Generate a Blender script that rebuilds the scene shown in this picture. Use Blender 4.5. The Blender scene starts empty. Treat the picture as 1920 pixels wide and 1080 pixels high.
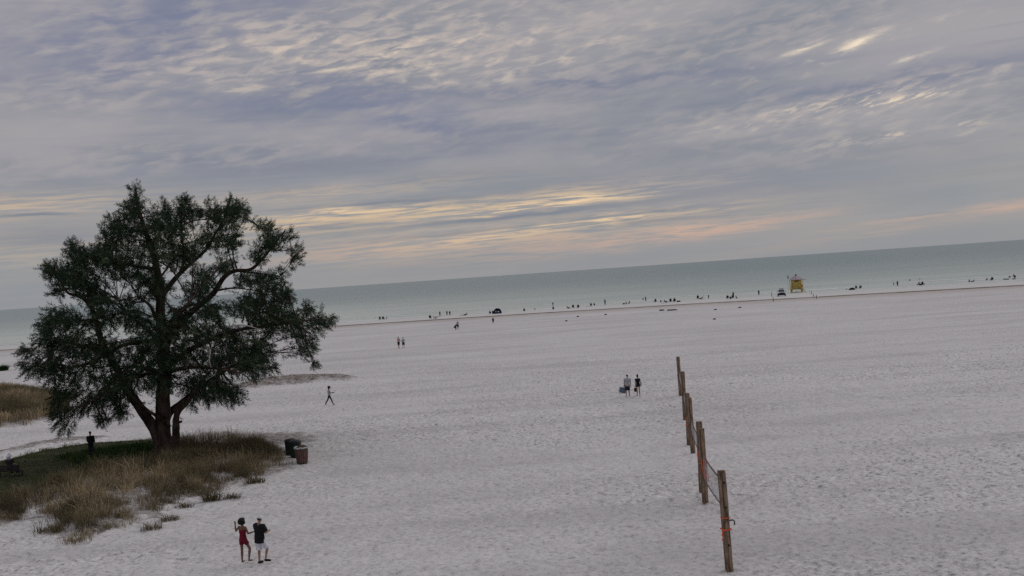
import bpy, bmesh, math, random
import numpy as np
from mathutils import Vector, Matrix
random.seed(7); rng = np.random.default_rng(7)
R = math.radians
scene = bpy.context.scene
COL = scene.collection

# ------------------------------------------------------------------ camera
CAM_H, FPX, ROLL, PITCH = 10.2, 1920.0, R(3.94), math.atan(24.9/1920)
F0 = Vector((0, math.cos(PITCH), -math.sin(PITCH))); U0 = Vector((0, math.sin(PITCH), math.cos(PITCH))); R0 = Vector((1, 0, 0))
c_, s_ = math.cos(ROLL), math.sin(ROLL)
CR = R0*c_ - U0*s_; CU = R0*s_ + U0*c_
CAMP = Vector((0, 0, CAM_H))
cd = bpy.data.cameras.new('camera'); cam = bpy.data.objects.new('camera', cd); COL.objects.link(cam)
cd.sensor_width = 36; cd.lens = 36; cd.clip_end = 200000; cd.clip_start = 0.1
cam.matrix_world = Matrix(((CR.x, CU.x, -F0.x, 0), (CR.y, CU.y, -F0.y, 0), (CR.z, CU.z, -F0.z, CAM_H), (0, 0, 0, 1)))
scene.camera = cam; scene.cycles.use_denoising = False
scene.view_settings.view_transform = 'Standard'; scene.view_settings.look = 'None'
scene.view_settings.exposure = 0; scene.view_settings.gamma = 1

def ray(px, py): return F0 + CR*((px-960)/FPX) + CU*((540-py)/FPX)
def flat(px, py, z=0.0):
    d = ray(px, py); t = (z-CAM_H)/d.z
    return CAMP + d*t
def azel(px, py):
    d = ray(px, py).normalized()
    return math.degrees(math.atan2(d.x, d.y)), math.degrees(math.asin(d.z))

# ------------------------------------------------------------------ helpers
def tag(o, label=None, cat=None, group=None, kind=None):
    for k, v in (('label', label), ('category', cat), ('group', group), ('kind', kind)):
        if v: o[k] = v
    return o
def empty(name, loc, rz=0, **k):
    o = bpy.data.objects.new(name, None); COL.objects.link(o); o.empty_display_size = .3
    o.location = loc; o.rotation_euler = (0, 0, rz)
    return tag(o, **k)
def link(name, me, mats, parent=None, **k):
    o = bpy.data.objects.new(name, me); COL.objects.link(o)
    if mats is not None:
        for m in (mats if isinstance(mats, (list, tuple)) else [mats]): me.materials.append(m)
    if parent: o.parent = parent
    return tag(o, **k)
def arrays_mesh(name, V, Fs, smooth=False):
    """V (N,3); Fs (M,k) index array"""
    V = np.asarray(V, dtype=np.float32); Fs = np.asarray(Fs, dtype=np.int32); k = Fs.shape[1]
    me = bpy.data.meshes.new(name); me.vertices.add(len(V)); me.vertices.foreach_set('co', V.ravel())
    me.loops.add(Fs.size); me.loops.foreach_set('vertex_index', Fs.ravel())
    me.polygons.add(len(Fs)); me.polygons.foreach_set('loop_start', np.arange(0, Fs.size, k, dtype=np.int32))
    if smooth: me.polygons.foreach_set('use_smooth', np.ones(len(Fs), dtype=bool))
    me.update(calc_edges=True); me.validate(); return me
def fattr(me, name, vals):
    a = me.attributes.new(name, 'FLOAT', 'POINT'); a.data.foreach_set('value', np.asarray(vals, dtype=np.float32))

class MB:
    """collects boxes, tubes, lofts as ONE mesh"""
    def __init__(s): s.v = []; s.f = []; s.m = []
    def add(s, vs, fs, mi=0):
        n = len(s.v); s.v += [tuple(v) for v in vs]; s.f += [tuple(i+n for i in f) for f in fs]; s.m += [mi]*len(fs); return s
    def box(s, c, d, rot=None, mi=0, taper=1.0):
        x, y, z = d[0]/2, d[1]/2, d[2]/2
        vs = [Vector((sx*x*(taper if sz > 0 else 1), sy*y*(taper if sz > 0 else 1), sz*z)) for sz in (-1, 1) for sy in (-1, 1) for sx in (-1, 1)]
        if rot is not None: vs = [rot @ v for v in vs]
        return s.add([v+Vector(c) for v in vs], [(0, 2, 3, 1), (4, 5, 7, 6), (0, 1, 5, 4), (2, 6, 7, 3), (0, 4, 6, 2), (1, 3, 7, 5)], mi)
    def bar(s, a, b, w, h=None, mi=0):
        a, b = Vector(a), Vector(b); d = b-a; q = d.to_track_quat('Z', 'Y').to_matrix()
        return s.box((a+b)/2, (w, h or w, d.length), q, mi)
    def tube(s, pts, rad, n=8, mi=0, caps=True, wob=0.0):
        pts = [Vector(p) for p in pts]; rad = rad if hasattr(rad, '__len__') else [rad]*len(pts)
        vs, fs = [], []; ref = None
        for i, p in enumerate(pts):
            t = (pts[min(i+1, len(pts)-1)]-pts[max(i-1, 0)])
            if t.length < 1e-6: t = Vector((0, 0, 1))
            t.normalize()
            if ref is None: ref = t.orthogonal().normalized()
            ref = (ref - t*ref.dot(t)).normalized(); b = t.cross(ref)
            for k in range(n):
                a = 2*math.pi*k/n; r = rad[i]*(1+wob*math.sin(3*a+i*.7)+wob*.6*math.sin(5*a-i))
                vs.append(p+(ref*math.cos(a)+b*math.sin(a))*r)
        for i in range(len(pts)-1):
            for k in range(n): fs.append((i*n+k, i*n+(k+1) % n, (i+1)*n+(k+1) % n, (i+1)*n+k))
        if caps:
            fs.append(tuple(range(n))[::-1]); fs.append(tuple(range((len(pts)-1)*n, len(pts)*n)))
        return s.add(vs, fs, mi)
    def loft(s, secs, n=14, mi=0, M=None):
        """secs: (cx,cy,cz,rx,ry) ellipses in horizontal planes"""
        vs, fs = [], []
        for (x, y, z, a, b) in secs:
            for k in range(n):
                t = 2*math.pi*k/n; v = Vector((x+a*math.cos(t), y+b*math.sin(t), z)); vs.append(M @ v if M else v)
        m = len(secs)
        for i in range(m-1):
            for k in range(n): fs.append((i*n+k, i*n+(k+1) % n, (i+1)*n+(k+1) % n, (i+1)*n+k))
        fs.append(tuple(range(n))[::-1]); fs.append(tuple(range((m-1)*n, m*n)))
        return s.add(vs, fs, mi)
    def ball(s, c, r, mi=0, n=10):
        secs = []; r = r if hasattr(r, '__len__') else (r, r, r)
        for i in range(n//2+2):
            t = math.pi*(i+.15)/(n//2+1.3); secs.append((c[0], c[1], c[2]-math.cos(t)*r[2], math.sin(t)*r[0], math.sin(t)*r[1]))
        return s.loft(secs, n, mi)
    def mesh(s, name, smooth=False):
        me = bpy.data.meshes.new(name); me.from_pydata(s.v, [], s.f)
        me.polygons.foreach_set('material_index', s.m)
        if smooth: me.polygons.foreach_set('use_smooth', [True]*len(s.f))
        me.update(); return me
    def build(s, name, mats, parent=None, smooth=False, bevel=0, **k):
        o = link(name, s.mesh(name, smooth), mats, parent, **k)
        if bevel:
            b = o.modifiers.new('bevel', 'BEVEL'); b.width = bevel; b.segments = 2; b.limit_method = 'ANGLE'
        return o

# numpy noise ------------------------------------------------------
_tab = rng.random((256, 256)).astype(np.float32)
def vnoise(x, y, seed=0):
    x = np.asarray(x)+seed*17.31; y = np.asarray(y)+seed*9.77
    xi = np.floor(x).astype(int); yi = np.floor(y).astype(int); fx = x-xi; fy = y-yi
    fx = fx*fx*(3-2*fx); fy = fy*fy*(3-2*fy)
    a = _tab[yi & 255, xi & 255]; b = _tab[yi & 255, (xi+1) & 255]; c = _tab[(yi+1) & 255, xi & 255]; d = _tab[(yi+1) & 255, (xi+1) & 255]
    return (a*(1-fx)+b*fx)*(1-fy)+(c*(1-fx)+d*fx)*fy
def fbm(x, y, o=4, seed=0):
    t = 0; a = .5; s = 0
    for i in range(o):
        t = t+a*vnoise(x*2**i, y*2**i, seed+i*3); s += a; a *= .5
    return t/s
def sstep(a, b, x):
    t = np.clip((x-a)/(b-a), 0, 1); return t*t*(3-2*t)
def sdpoly(poly, X, Y):
    """signed distance, negative inside"""
    X = np.asarray(X, dtype=np.float64); Y = np.asarray(Y, dtype=np.float64)
    d = np.full(X.shape, 1e18); ins = np.zeros(X.shape, bool); n = len(poly)
    for i in range(n):
        ax, ay = poly[i]; bx, by = poly[(i+1) % n]; ex, ey = bx-ax, by-ay
        t = np.clip(((X-ax)*ex+(Y-ay)*ey)/(ex*ex+ey*ey+1e-12), 0, 1)
        d = np.minimum(d, (X-ax-t*ex)**2+(Y-ay-t*ey)**2)
        cnd = (ay > Y) != (by > Y)
        with np.errstate(divide='ignore', invalid='ignore'):
            ins ^= cnd & (X < (bx-ax)*(Y-ay)/(by-ay+1e-12)+ax)
    return np.where(ins, -1, 1)*np.sqrt(d)
def gpoly(px): return [(p.x, p.y) for p in (flat(*q) for q in px)]

# ------------------------------------------------------------------ materials
def S(r, g, b):
    f = lambda c: (c/255/12.92) if c/255 <= .04045 else ((c/255+.055)/1.055)**2.4
    return (f(r), f(g), f(b), 1)
class NT:
    def __init__(s, tree): s.t = tree; s.n = tree.nodes; s.l = tree.links
    def new(s, t, **k):
        n = s.n.new(t)
        for a, v in k.items(): setattr(n, a, v)
        return n
    def put(s, sock, v):
        if v is None: return
        if isinstance(v, bpy.types.NodeSocket): s.l.new(v, sock)
        else: sock.default_value = v
    def m(s, op, a, b=None, c=None, clamp=False):
        n = s.new('ShaderNodeMath', operation=op, use_clamp=clamp)
        for i, v in enumerate((a, b, c)): s.put(n.inputs[i], v)
        return n.outputs[0]
    def mix(s, f, a, b, mode='MIX'):
        n = s.new('ShaderNodeMix', data_type='RGBA', blend_type=mode); n.clamp_factor = True
        s.put(n.inputs[0], f); s.put(n.inputs[6], a); s.put(n.inputs[7], b); return n.outputs[2]
    def noise(s, vec, scale, detail=4, rough=.55, dist=0, lac=2):
        n = s.new('ShaderNodeTexNoise'); s.put(n.inputs['Vector'], vec); n.inputs['Scale'].default_value = scale
        n.inputs['Detail'].default_value = detail; n.inputs['Roughness'].default_value = rough
        n.inputs['Distortion'].default_value = dist; n.inputs['Lacunarity'].default_value = lac; return n.outputs['Fac']
    def ss(s, a, b, x):
        n = s.new('ShaderNodeMapRange', interpolation_type='SMOOTHSTEP'); s.put(n.inputs[0], x)
        n.inputs[1].default_value = a; n.inputs[2].default_value = b; n.inputs[3].default_value = 0; n.inputs[4].default_value = 1
        return n.outputs[0]
    def comb(s, x, y, z=0.0):
        n = s.new('ShaderNodeCombineXYZ')
        for i, v in enumerate((x, y, z)): s.put(n.inputs[i], v)
        return n.outputs[0]
def mat(name, col, rough=.8, spec=.3, var=.18, scale=6, bump=0.0, bscale=40, metal=0, col2=None, coord='Object', stretch=None, trans=0):
    m = bpy.data.materials.new(name); m.use_nodes = True; t = NT(m.node_tree); b = t.n['Principled BSDF']
    tc = t.new('ShaderNodeTexCoord').outputs[coord]
    if stretch:
        mp = t.new('ShaderNodeMapping'); t.l.new(tc, mp.inputs[0]); mp.inputs['Scale'].default_value = stretch; tc = mp.outputs[0]
    n = t.noise(tc, scale, 5, .6)
    c = tuple(col[:3])+(1,); d = (tuple(col2[:3])+(1,)) if col2 else tuple(x*(1-var*1.6) for x in col[:3])+(1,)
    e = c if col2 else tuple(min(1, x*(1+var)) for x in col[:3])+(1,)
    t.put(b.inputs['Base Color'], t.mix(t.ss(.3, .7, n), d, e))
    b.inputs['Roughness'].default_value = rough; b.inputs['Specular IOR Level'].default_value = spec; b.inputs['Metallic'].default_value = metal
    if bump:
        bn = t.new('ShaderNodeBump'); bn.inputs['Strength'].default_value = bump; bn.inputs['Distance'].default_value = .05
        t.l.new(t.noise(tc, bscale, 5, .65), bn.inputs['Height']); t.l.new(bn.outputs[0], b.inputs['Normal'])
    if trans:
        tr = t.new('ShaderNodeBsdfTranslucent'); tr.inputs[0].default_value = e
        mx = t.new('ShaderNodeMixShader'); mx.inputs[0].default_value = trans
        out = t.n['Material Output']; t.l.new(b.outputs[0], mx.inputs[1]); t.l.new(tr.outputs[0], mx.inputs[2]); t.l.new(mx.outputs[0], out.inputs[0])
    return m
# ------------------------------------------------------------------ world: overcast evening sky
SUN_AZ, SUN_EL = R(62), R(30)
def build_world():
    w = bpy.data.worlds.new('World'); scene.world = w; w.use_nodes = True; t = NT(w.node_tree); t.n.clear()
    out = t.new('ShaderNodeOutputWorld'); bg = t.new('ShaderNodeBackground'); t.l.new(bg.outputs[0], out.inputs[0])
    bg.inputs[1].default_value = .1
    tc = t.new('ShaderNodeTexCoord').outputs['Generated']
    sp = t.new('ShaderNodeSeparateXYZ'); t.l.new(tc, sp.inputs[0]); x, y, z = sp.outputs
    az = t.m('MULTIPLY', t.m('ARCTAN2', x, y), 57.2958); el = t.m('MULTIPLY', t.m('ARCSINE', z), 57.2958)
    k = lambda r, g, b, s=1: tuple(c*10*s for c in S(r, g, b)[:3])+(1,)
    # cloud deck seen in perspective: a plane overhead
    zz = t.m('ADD', t.m('MAXIMUM', z, 0.0), .09)
    px = t.m('DIVIDE', x, zz); py = t.m('DIVIDE', y, zz)
    deck = t.comb(px, py, 0)
    big = t.noise(deck, .95, 5, .46, .25)
    # rippled cloud: streaks leaning to the right, in two tilts
    def rot(ang, sx, sy, off=0):
        a = R(ang); ca, sa = math.cos(a), math.sin(a)
        u = t.m('ADD', t.m('MULTIPLY', az, ca*sx), t.m('MULTIPLY', el, sa*sx))
        v = t.m('ADD', t.m('MULTIPLY', az, -sa*sy), t.m('MULTIPLY', el, ca*sy))
        return t.comb(t.m('ADD', u, off), v, off*.37)
    rip = t.noise(rot(15, .42, 1.5, 3), 1, 5, .55, .35)
    rip2 = t.noise(rot(8, .62, 2.4, 11), 1, 5, .56, .4); rip3 = t.noise(rot(13, 1.0, 4.6, 31), 1, 4, .55, .4)
    strk = t.noise(rot(1.0, .11, 2.4, 5), 1, 5, .55, .3)
    strk2 = t.noise(rot(1.5, .30, 5.6, 21), 1, 6, .66, .6)
    soft = t.noise(rot(2, .06, .5, 41), 1, 4, .5, .2)
    warp = t.m('MULTIPLY', t.m('SUBTRACT', t.noise(rot(0, .25, .8, 8), 1, 4, .55), .5), 1.0)
    warp2 = t.m('MULTIPLY', t.m('SUBTRACT', t.noise(rot(0, .3, .9, 18), 1, 4, .55), .5), 1.0)
    def g(px_, py_, sx, sy, tilt=0, w=1.0):
        a, e = azel(px_, py_); th = R(tilt); ct, st = math.cos(th), math.sin(th)
        da = t.m('ADD', t.m('SUBTRACT', az, a), t.m('MULTIPLY', warp, 9*w)); de = t.m('ADD', t.m('SUBTRACT', el, e), t.m('MULTIPLY', warp2, 2.6*w))
        u = t.m('MULTIPLY', t.m('ADD', t.m('MULTIPLY', da, ct), t.m('MULTIPLY', de, st)), 1/(sx*.0298))
        v = t.m('MULTIPLY', t.m('ADD', t.m('MULTIPLY', da, -st), t.m('MULTIPLY', de, ct)), 1/(sy*.0298))
        q = t.m('ADD', t.m('MULTIPLY', u, u), t.m('MULTIPLY', v, v))
        return t.m('EXPONENT', t.m('MULTIPLY', q, -1.0))
    mul = lambda *a: t.m('MULTIPLY', a[0], a[1]) if len(a) == 2 else t.m('MULTIPLY', mul(*a[:-1]), a[-1])
    # base: grey blue deck, warmer and flatter to the horizon
    hi = t.mix(t.ss(.36, .66, big), k(133, 137, 147), k(164, 160, 163))
    lo = t.mix(t.ss(.35, .65, soft), k(141, 146, 152), k(158, 155, 154))
    c = t.mix(t.ss(3.0, 8.0, el), lo, hi)
    c = t.mix(mul(t.ss(.45, .72, strk), .35), c, k(158, 157, 162))
    c = t.mix(mul(t.ss(.5, .25, strk), .35, t.ss(2, 5, el)), c, k(126, 131, 146))
    # blue gaps
    for a in ((330, 30, 260, 60, 8, 1), (130, 110, 170, 60, 0, .5), (560, 185, 230, 45, 0, .8), (760, 215, 150, 35, -14, .85), (230, 130, 130, 30, 15, .6)):
        c = t.mix(mul(g(*a[:5]), t.ss(.75, .4, rip), a[5]*.85), c, k(114, 121, 148))
    # slate bands
    for a in ((1150, 155, 420, 17, 0, .8, .3), (1740, 140, 230, 22, 4, .8, .4), (1500, 172, 250, 10, 0, .6, .2), (1400, 330, 420, 60, 0, .45, 1), (600, 290, 600, 50, 0, .35, 1)):
        c = t.mix(mul(g(*a[:5], w=a[6]), a[5]), c, k(122, 127, 146))
    # bright rippled patches, warm where the hidden sun lights them
    for a in ((640, 70, 330, 60, 6, 1), (800, 110, 260, 45, -5, 1), (1050, 70, 260, 60, 8, .7), (420, 100, 160, 26, 14, .8), (120, 180, 150, 40, 0, .45), (1560, 190, 380, 34, 4, .6), (1640, 240, 300, 40, 3, .4),
              (400, 290, 500, 30, 2, .4), (1450, 60, 460, 45, 10, .5), (180, 60, 60, 50, 0, .4)):
        c = t.mix(mul(g(*a[:5]), t.ss(.38, .68, rip2), a[5]*.85), c, k(188, 177, 171))
        
    for a in ((700, 95, 330, 50, 4, .75), (960, 100, 240, 40, 6, .45), (1580, 85, 200, 22, 12, .6), (1640, 190, 220, 14, 4, .6), (1720, 255, 140, 10, 2, .5)):
        c = t.mix(mul(g(*a[:5]), t.ss(.48, .66, rip), t.ss(.46, .64, rip2), a[5]), c, k(222, 204, 184))
    for a in ((1612, 79, 42, 7, 17, 1.0), (1508, 90, 42, 5, 14, .8), (1710, 108, 34, 4, 12, .6)):
        c = t.mix(mul(g(*a[:5], w=.06), t.ss(.3, .6, rip2), a[5]), c, k(244, 226, 200))
    for a in ((1675, 188, 90, 12, 4, 1.0), (1560, 195, 160, 14, 6, .5), (1690, 250, 140, 9, 3, .5), (720, 110, 220, 26, 4, .3)):
        c = t.mix(mul(g(*a[:5], w=.3), t.ss(.5, .66, rip3), a[5]), c, k(226, 208, 184))
    # golden and pink bars low over the sea
    for a in ((40, 385, 200, 20, 2, .6), (830, 392, 360, 15, 3, .9), (600, 415, 240, 24, 2, .5), (960, 440, 340, 26, 2, .6), (60, 470, 200, 30, 0, .3), (620, 360, 250, 12, 2, .4)):
        c = t.mix(mul(g(*a[:5], w=.4), t.ss(.36, .6, strk2), a[5]), c, k(212, 186, 154))
    for a in ((1010, 386, 200, 10, 3, 1), (1090, 419, 210, 9, 3, .9), (640, 398, 160, 10, 2, .6)):
        c = t.mix(mul(g(*a[:5], w=.3), t.ss(.45, .62, strk2), a[5]), c, k(248, 214, 168))
    for a in ((1290, 436, 200, 14, 4, .85), (1640, 437, 220, 9, 5, .35), (1040, 462, 260, 20, 3, .5), (1890, 387, 60, 5, 3, .7), (1690, 410, 130, 6, 4, .6), (680, 470, 260, 18, 2, .35)):
        c = t.mix(mul(g(*a[:5], w=.35), t.ss(.34, .6, strk2), a[5]), c, k(208, 172, 152))
    # thin dark bars of nearer cloud in front of the glow
    for a in ((960, 406, 280, 6, 2, 1.0), (560, 428, 150, 9, 1, .85), (680, 383, 260, 5, 1, .9), (60, 402, 75, 3.5, -1, 1.0), (1230, 412, 150, 7, 1, .7), (900, 432, 240, 4, 2, .6), (90, 445, 140, 20, 0, .6), (1200, 397, 160, 5, 0, .5)):
        c = t.mix(mul(g(*a[:5], w=.16), t.ss(.3, .52, strk), a[5]), c, k(124, 130, 143))
    c = t.mix(mul(t.ss(2.2, .2, el), .55), c, k(146, 147, 151))
    # the deck is brighter overhead, out of frame
    up = t.m('ADD', 1.0, mul(t.ss(20, 55, el), 0.9))
    c = t.mix(1.0, c, t.comb(up, up, up), 'MULTIPLY')
    sky = t.new('ShaderNodeTexSky', sky_type='NISHITA'); sky.sun_disc = False; sky.sun_elevation = SUN_EL; sky.sun_rotation = SUN_AZ
    c = t.mix(.03, c, sky.outputs[0])
    c = t.mix(t.ss(0, -3, el), c, k(120, 118, 118))
    t.l.new(c, bg.inputs[0])
    w.cycles.sampling_method = 'MANUAL'; w.cycles.sample_map_resolution = 512
build_world()
sl = bpy.data.lights.new('sun', 'SUN'); sl.energy = .5; sl.angle = R(38); sl.color = (1, .9, .78)
so = bpy.data.objects.new('sun', sl); COL.objects.link(so)
sd = Vector((math.sin(SUN_AZ)*math.cos(SUN_EL), math.cos(SUN_AZ)*math.cos(SUN_EL), math.sin(SUN_EL)))
so.rotation_euler = sd.to_track_quat('Z', 'Y').to_euler(); so.location = (0, 0, 60)

# ------------------------------------------------------------------ terrain
SEA_Z = -.5
_bp = [flat(*q) for q in ((-260, 676), (0, 657), (300, 637), (640, 611), (1000, 588), (1300, 570), (1500, 559), (1920, 535), (2200, 518))]
_bt = np.array([p.x/p.y for p in _bp]); _br = np.array([p.y for p in _bp])
def berm_y(X, Y):
    return np.interp(np.asarray(X)/np.maximum(np.asarray(Y), 1.), _bt, _br)
ISLAND = gpoly([(-160, 1020), (0, 1000), (60, 966), (85, 1003), (150, 1010), (230, 988), (300, 972), (335, 944), (390, 925), (440, 905), (500, 893), (540, 874), (548, 852), (520, 834), (440, 828), (380, 836), (310, 835), (280, 826), (160, 836), (70, 850), (0, 868), (-160, 900)])
LAWN = gpoly([(-160, 900), (0, 868), (70, 850), (160, 836), (280, 826), (330, 845), (310, 872), (270, 884), (200, 893), (130, 915), (60, 940), (0, 955), (-160, 990)])
LITTER = gpoly([(220, 832), (300, 818), (420, 810), (560, 812), (575, 826), (520, 836), (420, 834), (340, 852), (270, 850)])
DUNE = gpoly([(-260, 800), (0, 803), (60, 795), (130, 774), (122, 748), (60, 738), (0, 735), (-260, 735)])
RIDGE = gpoly([(450, 729), (510, 722), (600, 713), (652, 710), (640, 708), (560, 709), (500, 714), (455, 724)])
BANK = gpoly([(-60, 860), (0, 848), (60, 834), (120, 824), (190, 820), (180, 826), (110, 834), (60, 843), (0, 856), (-60, 868)])
TREE_P = flat(312, 852)
def ground_np(X, Y):
    X = np.asarray(X, float); Y = np.asarray(Y, float)
    h = .10*(fbm(X/9, Y/9, 3, 5)-.5)
    h = h+.45*sstep(1.0, -3.5, sdpoly(ISLAND, X, Y))*(.8+.5*fbm(X/4, Y/4, 2, 9))
    h = h+.28*np.exp(-((X-TREE_P.x)**2+(Y-TREE_P.y)**2)/9)
    h = h+1.1*sstep(2., -5, sdpoly(DUNE, X, Y))
    h = h+.6*sstep(2.5, -1.5, sdpoly(RIDGE, X, Y))+.25*sstep(1.5, -.6, sdpoly(BANK, X, Y))
    d = Y-berm_y(X, Y)
    h = h*sstep(-20, -60, d)
    h = np.where(d > 0, -.5*d/42.0 + .0, h)+np.where(np.abs(d) < 5, .12*np.exp(-(d/1.6)**2), 0)
    return np.maximum(h, -3.0)
def gh(x, y): return float(ground_np(np.array([x]), np.array([y]))[0])
def P(px, py):
    """ground point the pixel looks at"""
    z = 0.0
    for _ in range(8):
        p = flat(px, py, z); z = .5*z+.5*gh(p.x, p.y)
    p = flat(px, py, z); p.z = gh(p.x, p.y); return p

def polar_grid(rs, ths):
    rr, tt = np.meshgrid(rs, ths, indexing='ij'); X = rr*np.sin(tt); Y = rr*np.cos(tt)
    n, m = rr.shape; i = np.arange(n-1)[:, None]*m+np.arange(m-1)[None, :]
    F = np.stack([i, i+1, i+m+1, i+m], -1).reshape(-1, 4)
    return X.ravel(), Y.ravel(), F[:, ::-1]
fine = np.radians(np.linspace(-34, 34, 760))
ths = np.concatenate([np.radians(np.arange(-180, -34, 6.0)), fine, np.radians(np.arange(36, 181, 6.0))]); ths[-1] = math.pi
rs = np.concatenate([[.05, 3, 7, 11, 15, 19, 22, 24.5], np.exp(np.linspace(math.log(26), math.log(350), 900))])
X, Y, Fc = polar_grid(rs, ths)
print('terrain', len(X))
rad = np.hypot(X, Y); H = ground_np(X, Y)
sd_is = sdpoly(ISLAND, X, Y); sd_la = sdpoly(LAWN, X, Y); sd_li = sdpoly(LITTER, X, Y); sd_du = sdpoly(DUNE, X, Y); sd_ri = sdpoly(RIDGE, X, Y); sd_ba = sdpoly(BANK, X, Y)
n1 = fbm(X/1.7, Y/1.7, 4, 31)-.5; n2 = fbm(X/.5, Y/.5, 3, 77)-.5
lawn = sstep(.5, -.5, sd_la+1.6*n1+.8*n2)
soil = np.maximum.reduce([sstep(.2, -.9, sd_is+3.0*n1+2.2*n2)*.75, .85*sstep(1.2, -1.0, sd_li+3.5*n1+1.5*n2), .9*sstep(1.2, -1.0, sd_du+2.5*n1), 1.0*sstep(1.9, .2, sd_ri+2.4*n1+1.6*n2), .9*sstep(.5, -.4, sd_ba+1.6*n1+1.4*n2)])
soil = np.clip(soil, 0, 1)
D = Y-berm_y(X, Y)
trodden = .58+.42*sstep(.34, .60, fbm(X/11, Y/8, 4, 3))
fade = sstep(170, 60, rad)
foot = -np.maximum(0, vnoise(X/.26, Y/.26, 1)-.45)*.085-np.maximum(0, vnoise(X/.42+5, Y/.36, 8)-.5)*.09+.05*(vnoise(X/.9, Y/.9, 6)-.5)+.02*(vnoise(X/.14, Y/.14, 12)-.5)
H = H+2.1*foot*trodden*fade*(1-.8*lawn)*(Y > 5)
# raked vehicle lines across the open beach and one turning circle
lines = np.sin(Y*2.1+6*fbm(X/40, Y/12, 2, 4))*sstep(.5, .7, vnoise(X/60, Y/3.0, 44))*sstep(60, 85, rad)*sstep(225, 180, rad)
H = H+.05*lines
tcn = flat(1800, 712); dd = np.hypot((X-tcn.x), (Y-tcn.y)*1.0)
ring = np.exp(-((dd-9)/.35)**2)+np.exp(-((dd-10.6)/.35)**2)+.8*np.exp(-((dd-7.2)/.3)**2)
H = H-.11*ring*(vnoise(X/3, Y/3, 2) > .3)
tan = sstep(-22, -4, D+10*n1)*sstep(3, 0, D)
wrack = np.exp(-((D+.6+2.6*n1)/1.7)**2)*(.85+.5*vnoise(X/8, Y/40, 4))
shore = sstep(0, 4, D)-.0; wet = sstep(33, 42, D+6*n1)
me = arrays_mesh('beach', np.stack([X, Y, H], -1), Fc, True)
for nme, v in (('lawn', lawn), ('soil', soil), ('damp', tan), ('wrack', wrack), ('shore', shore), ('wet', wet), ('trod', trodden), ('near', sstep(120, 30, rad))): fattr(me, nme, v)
def sand_mat():
    m = bpy.data.materials.new('white_sand'); m.use_nodes = True; t = NT(m.node_tree); b = t.n['Principled BSDF']
    A = lambda n: t.new('ShaderNodeAttribute', attribute_name=n).outputs['Fac']
    oc = t.new('ShaderNodeTexCoord').outputs['Object']
    big = t.noise(oc, .05, 4, .6); mid = t.noise(oc, .9, 5, .65); fin = t.noise(oc, 4.4, 4, .74)
    c = t.mix(t.ss(.3, .7, big), (.59, .565, .548, 1), (.66, .635, .62, 1))
    c = t.mix(t.m('MULTIPLY', t.ss(.42, .72, mid), .3), c, (.41, .385, .375, 1))
    c = t.mix(t.m('MULTIPLY', t.ss(.50, .66, fin), t.m('MULTIPLY', A('trod'), .95)), c, (.25, .235, .225, 1))  # dark flecks: footprint shade painted into the sand colour, stronger where trodden
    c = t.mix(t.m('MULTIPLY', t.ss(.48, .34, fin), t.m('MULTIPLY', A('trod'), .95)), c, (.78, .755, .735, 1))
    mp = t.new('ShaderNodeMapping'); t.l.new(oc, mp.inputs[0]); mp.inputs['Scale'].default_value = (.03, .22, 1); lane = t.noise(mp.outputs[0], 1, 5, .6, .4)
    c = t.mix(t.m('MULTIPLY', t.ss(.48, .66, lane), .42), c, (.42, .40, .39, 1)); c = t.mix(t.m('MULTIPLY', t.ss(.46, .34, lane), .25), c, (.70, .675, .66, 1))
    c = t.mix(t.m('MULTIPLY', A('damp'), .8), c, (.47, .41, .365, 1))
    c = t.mix(t.m('MULTIPLY', A('shore'), .8), c, (.62, .60, .575, 1))
    c = t.mix(t.m('MULTIPLY', A('wet'), .45), c, (.33, .32, .30, 1))
    c = t.mix(A('wrack'), c, (.12, .10, .085, 1))
    br = t.ss(.35, .65, t.noise(oc, 2.2, 5, .7))
    c = t.mix(t.m('MULTIPLY', A('soil'), t.m('ADD', .5, t.m('MULTIPLY', br, .5))), c, t.mix(fin, (.10, .075, .058, 1), (.16, .125, .10, 1)))
    c = t.mix(A('lawn'), c, t.mix(br, (.045, .05, .028, 1), (.075, .062, .040, 1)))
    t.put(b.inputs['Base Color'], c); b.inputs['Roughness'].default_value = .95; b.inputs['Specular IOR Level'].default_value = .12
    bn = t.new('ShaderNodeBump'); bn.inputs['Distance'].default_value = .06; t.put(bn.inputs['Strength'], t.m('MULTIPLY', A('near'), .7))
    t.l.new(t.noise(oc, 9, 5, .7), bn.inputs['Height']); t.l.new(bn.outputs[0], b.inputs['Normal'])
    return m
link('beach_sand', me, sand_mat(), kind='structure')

# ------------------------------------------------------------------ sea
def shore_d(X, Y): return Y-(berm_y(X, Y)+42)
rs = np.concatenate([np.linspace(255, 420, 210), np.exp(np.linspace(math.log(421), math.log(90000), 170))])
ths = np.concatenate([np.radians(np.arange(-85, -36, 4.0)), np.radians(np.linspace(-36, 36, 560)), np.radians(np.arange(40, 86, 4.0))])
X, Y, Fc = polar_grid(rs, ths); dS = shore_d(X, Y)
Z = np.full(X.shape, SEA_Z)
for d0, a, wd, sdx in ((6, .16, 1.4, 1), (17, .2, 1.8, 2), (34, .24, 2.2, 3), (62, .26, 2.8, 4), (98, .22, 3.0, 5)):
    dl = dS-d0-8*(fbm(X/60, Y*0+sdx, 3, sdx)-.5)
    Z = Z+a*np.exp(-(dl/wd)**2)*sstep(.48, .66, vnoise(X/34+sdx*7, X*0+sdx, sdx))
me = arrays_mesh('sea', np.stack([X, Y, Z], -1), Fc, True)
fattr(me, 'shallow', np.exp(-np.maximum(dS, 0)/240)*(1+.35*sstep(60, -120, X))+.16*sstep(200, -300, X/np.maximum(Y, 1)*600))
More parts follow.
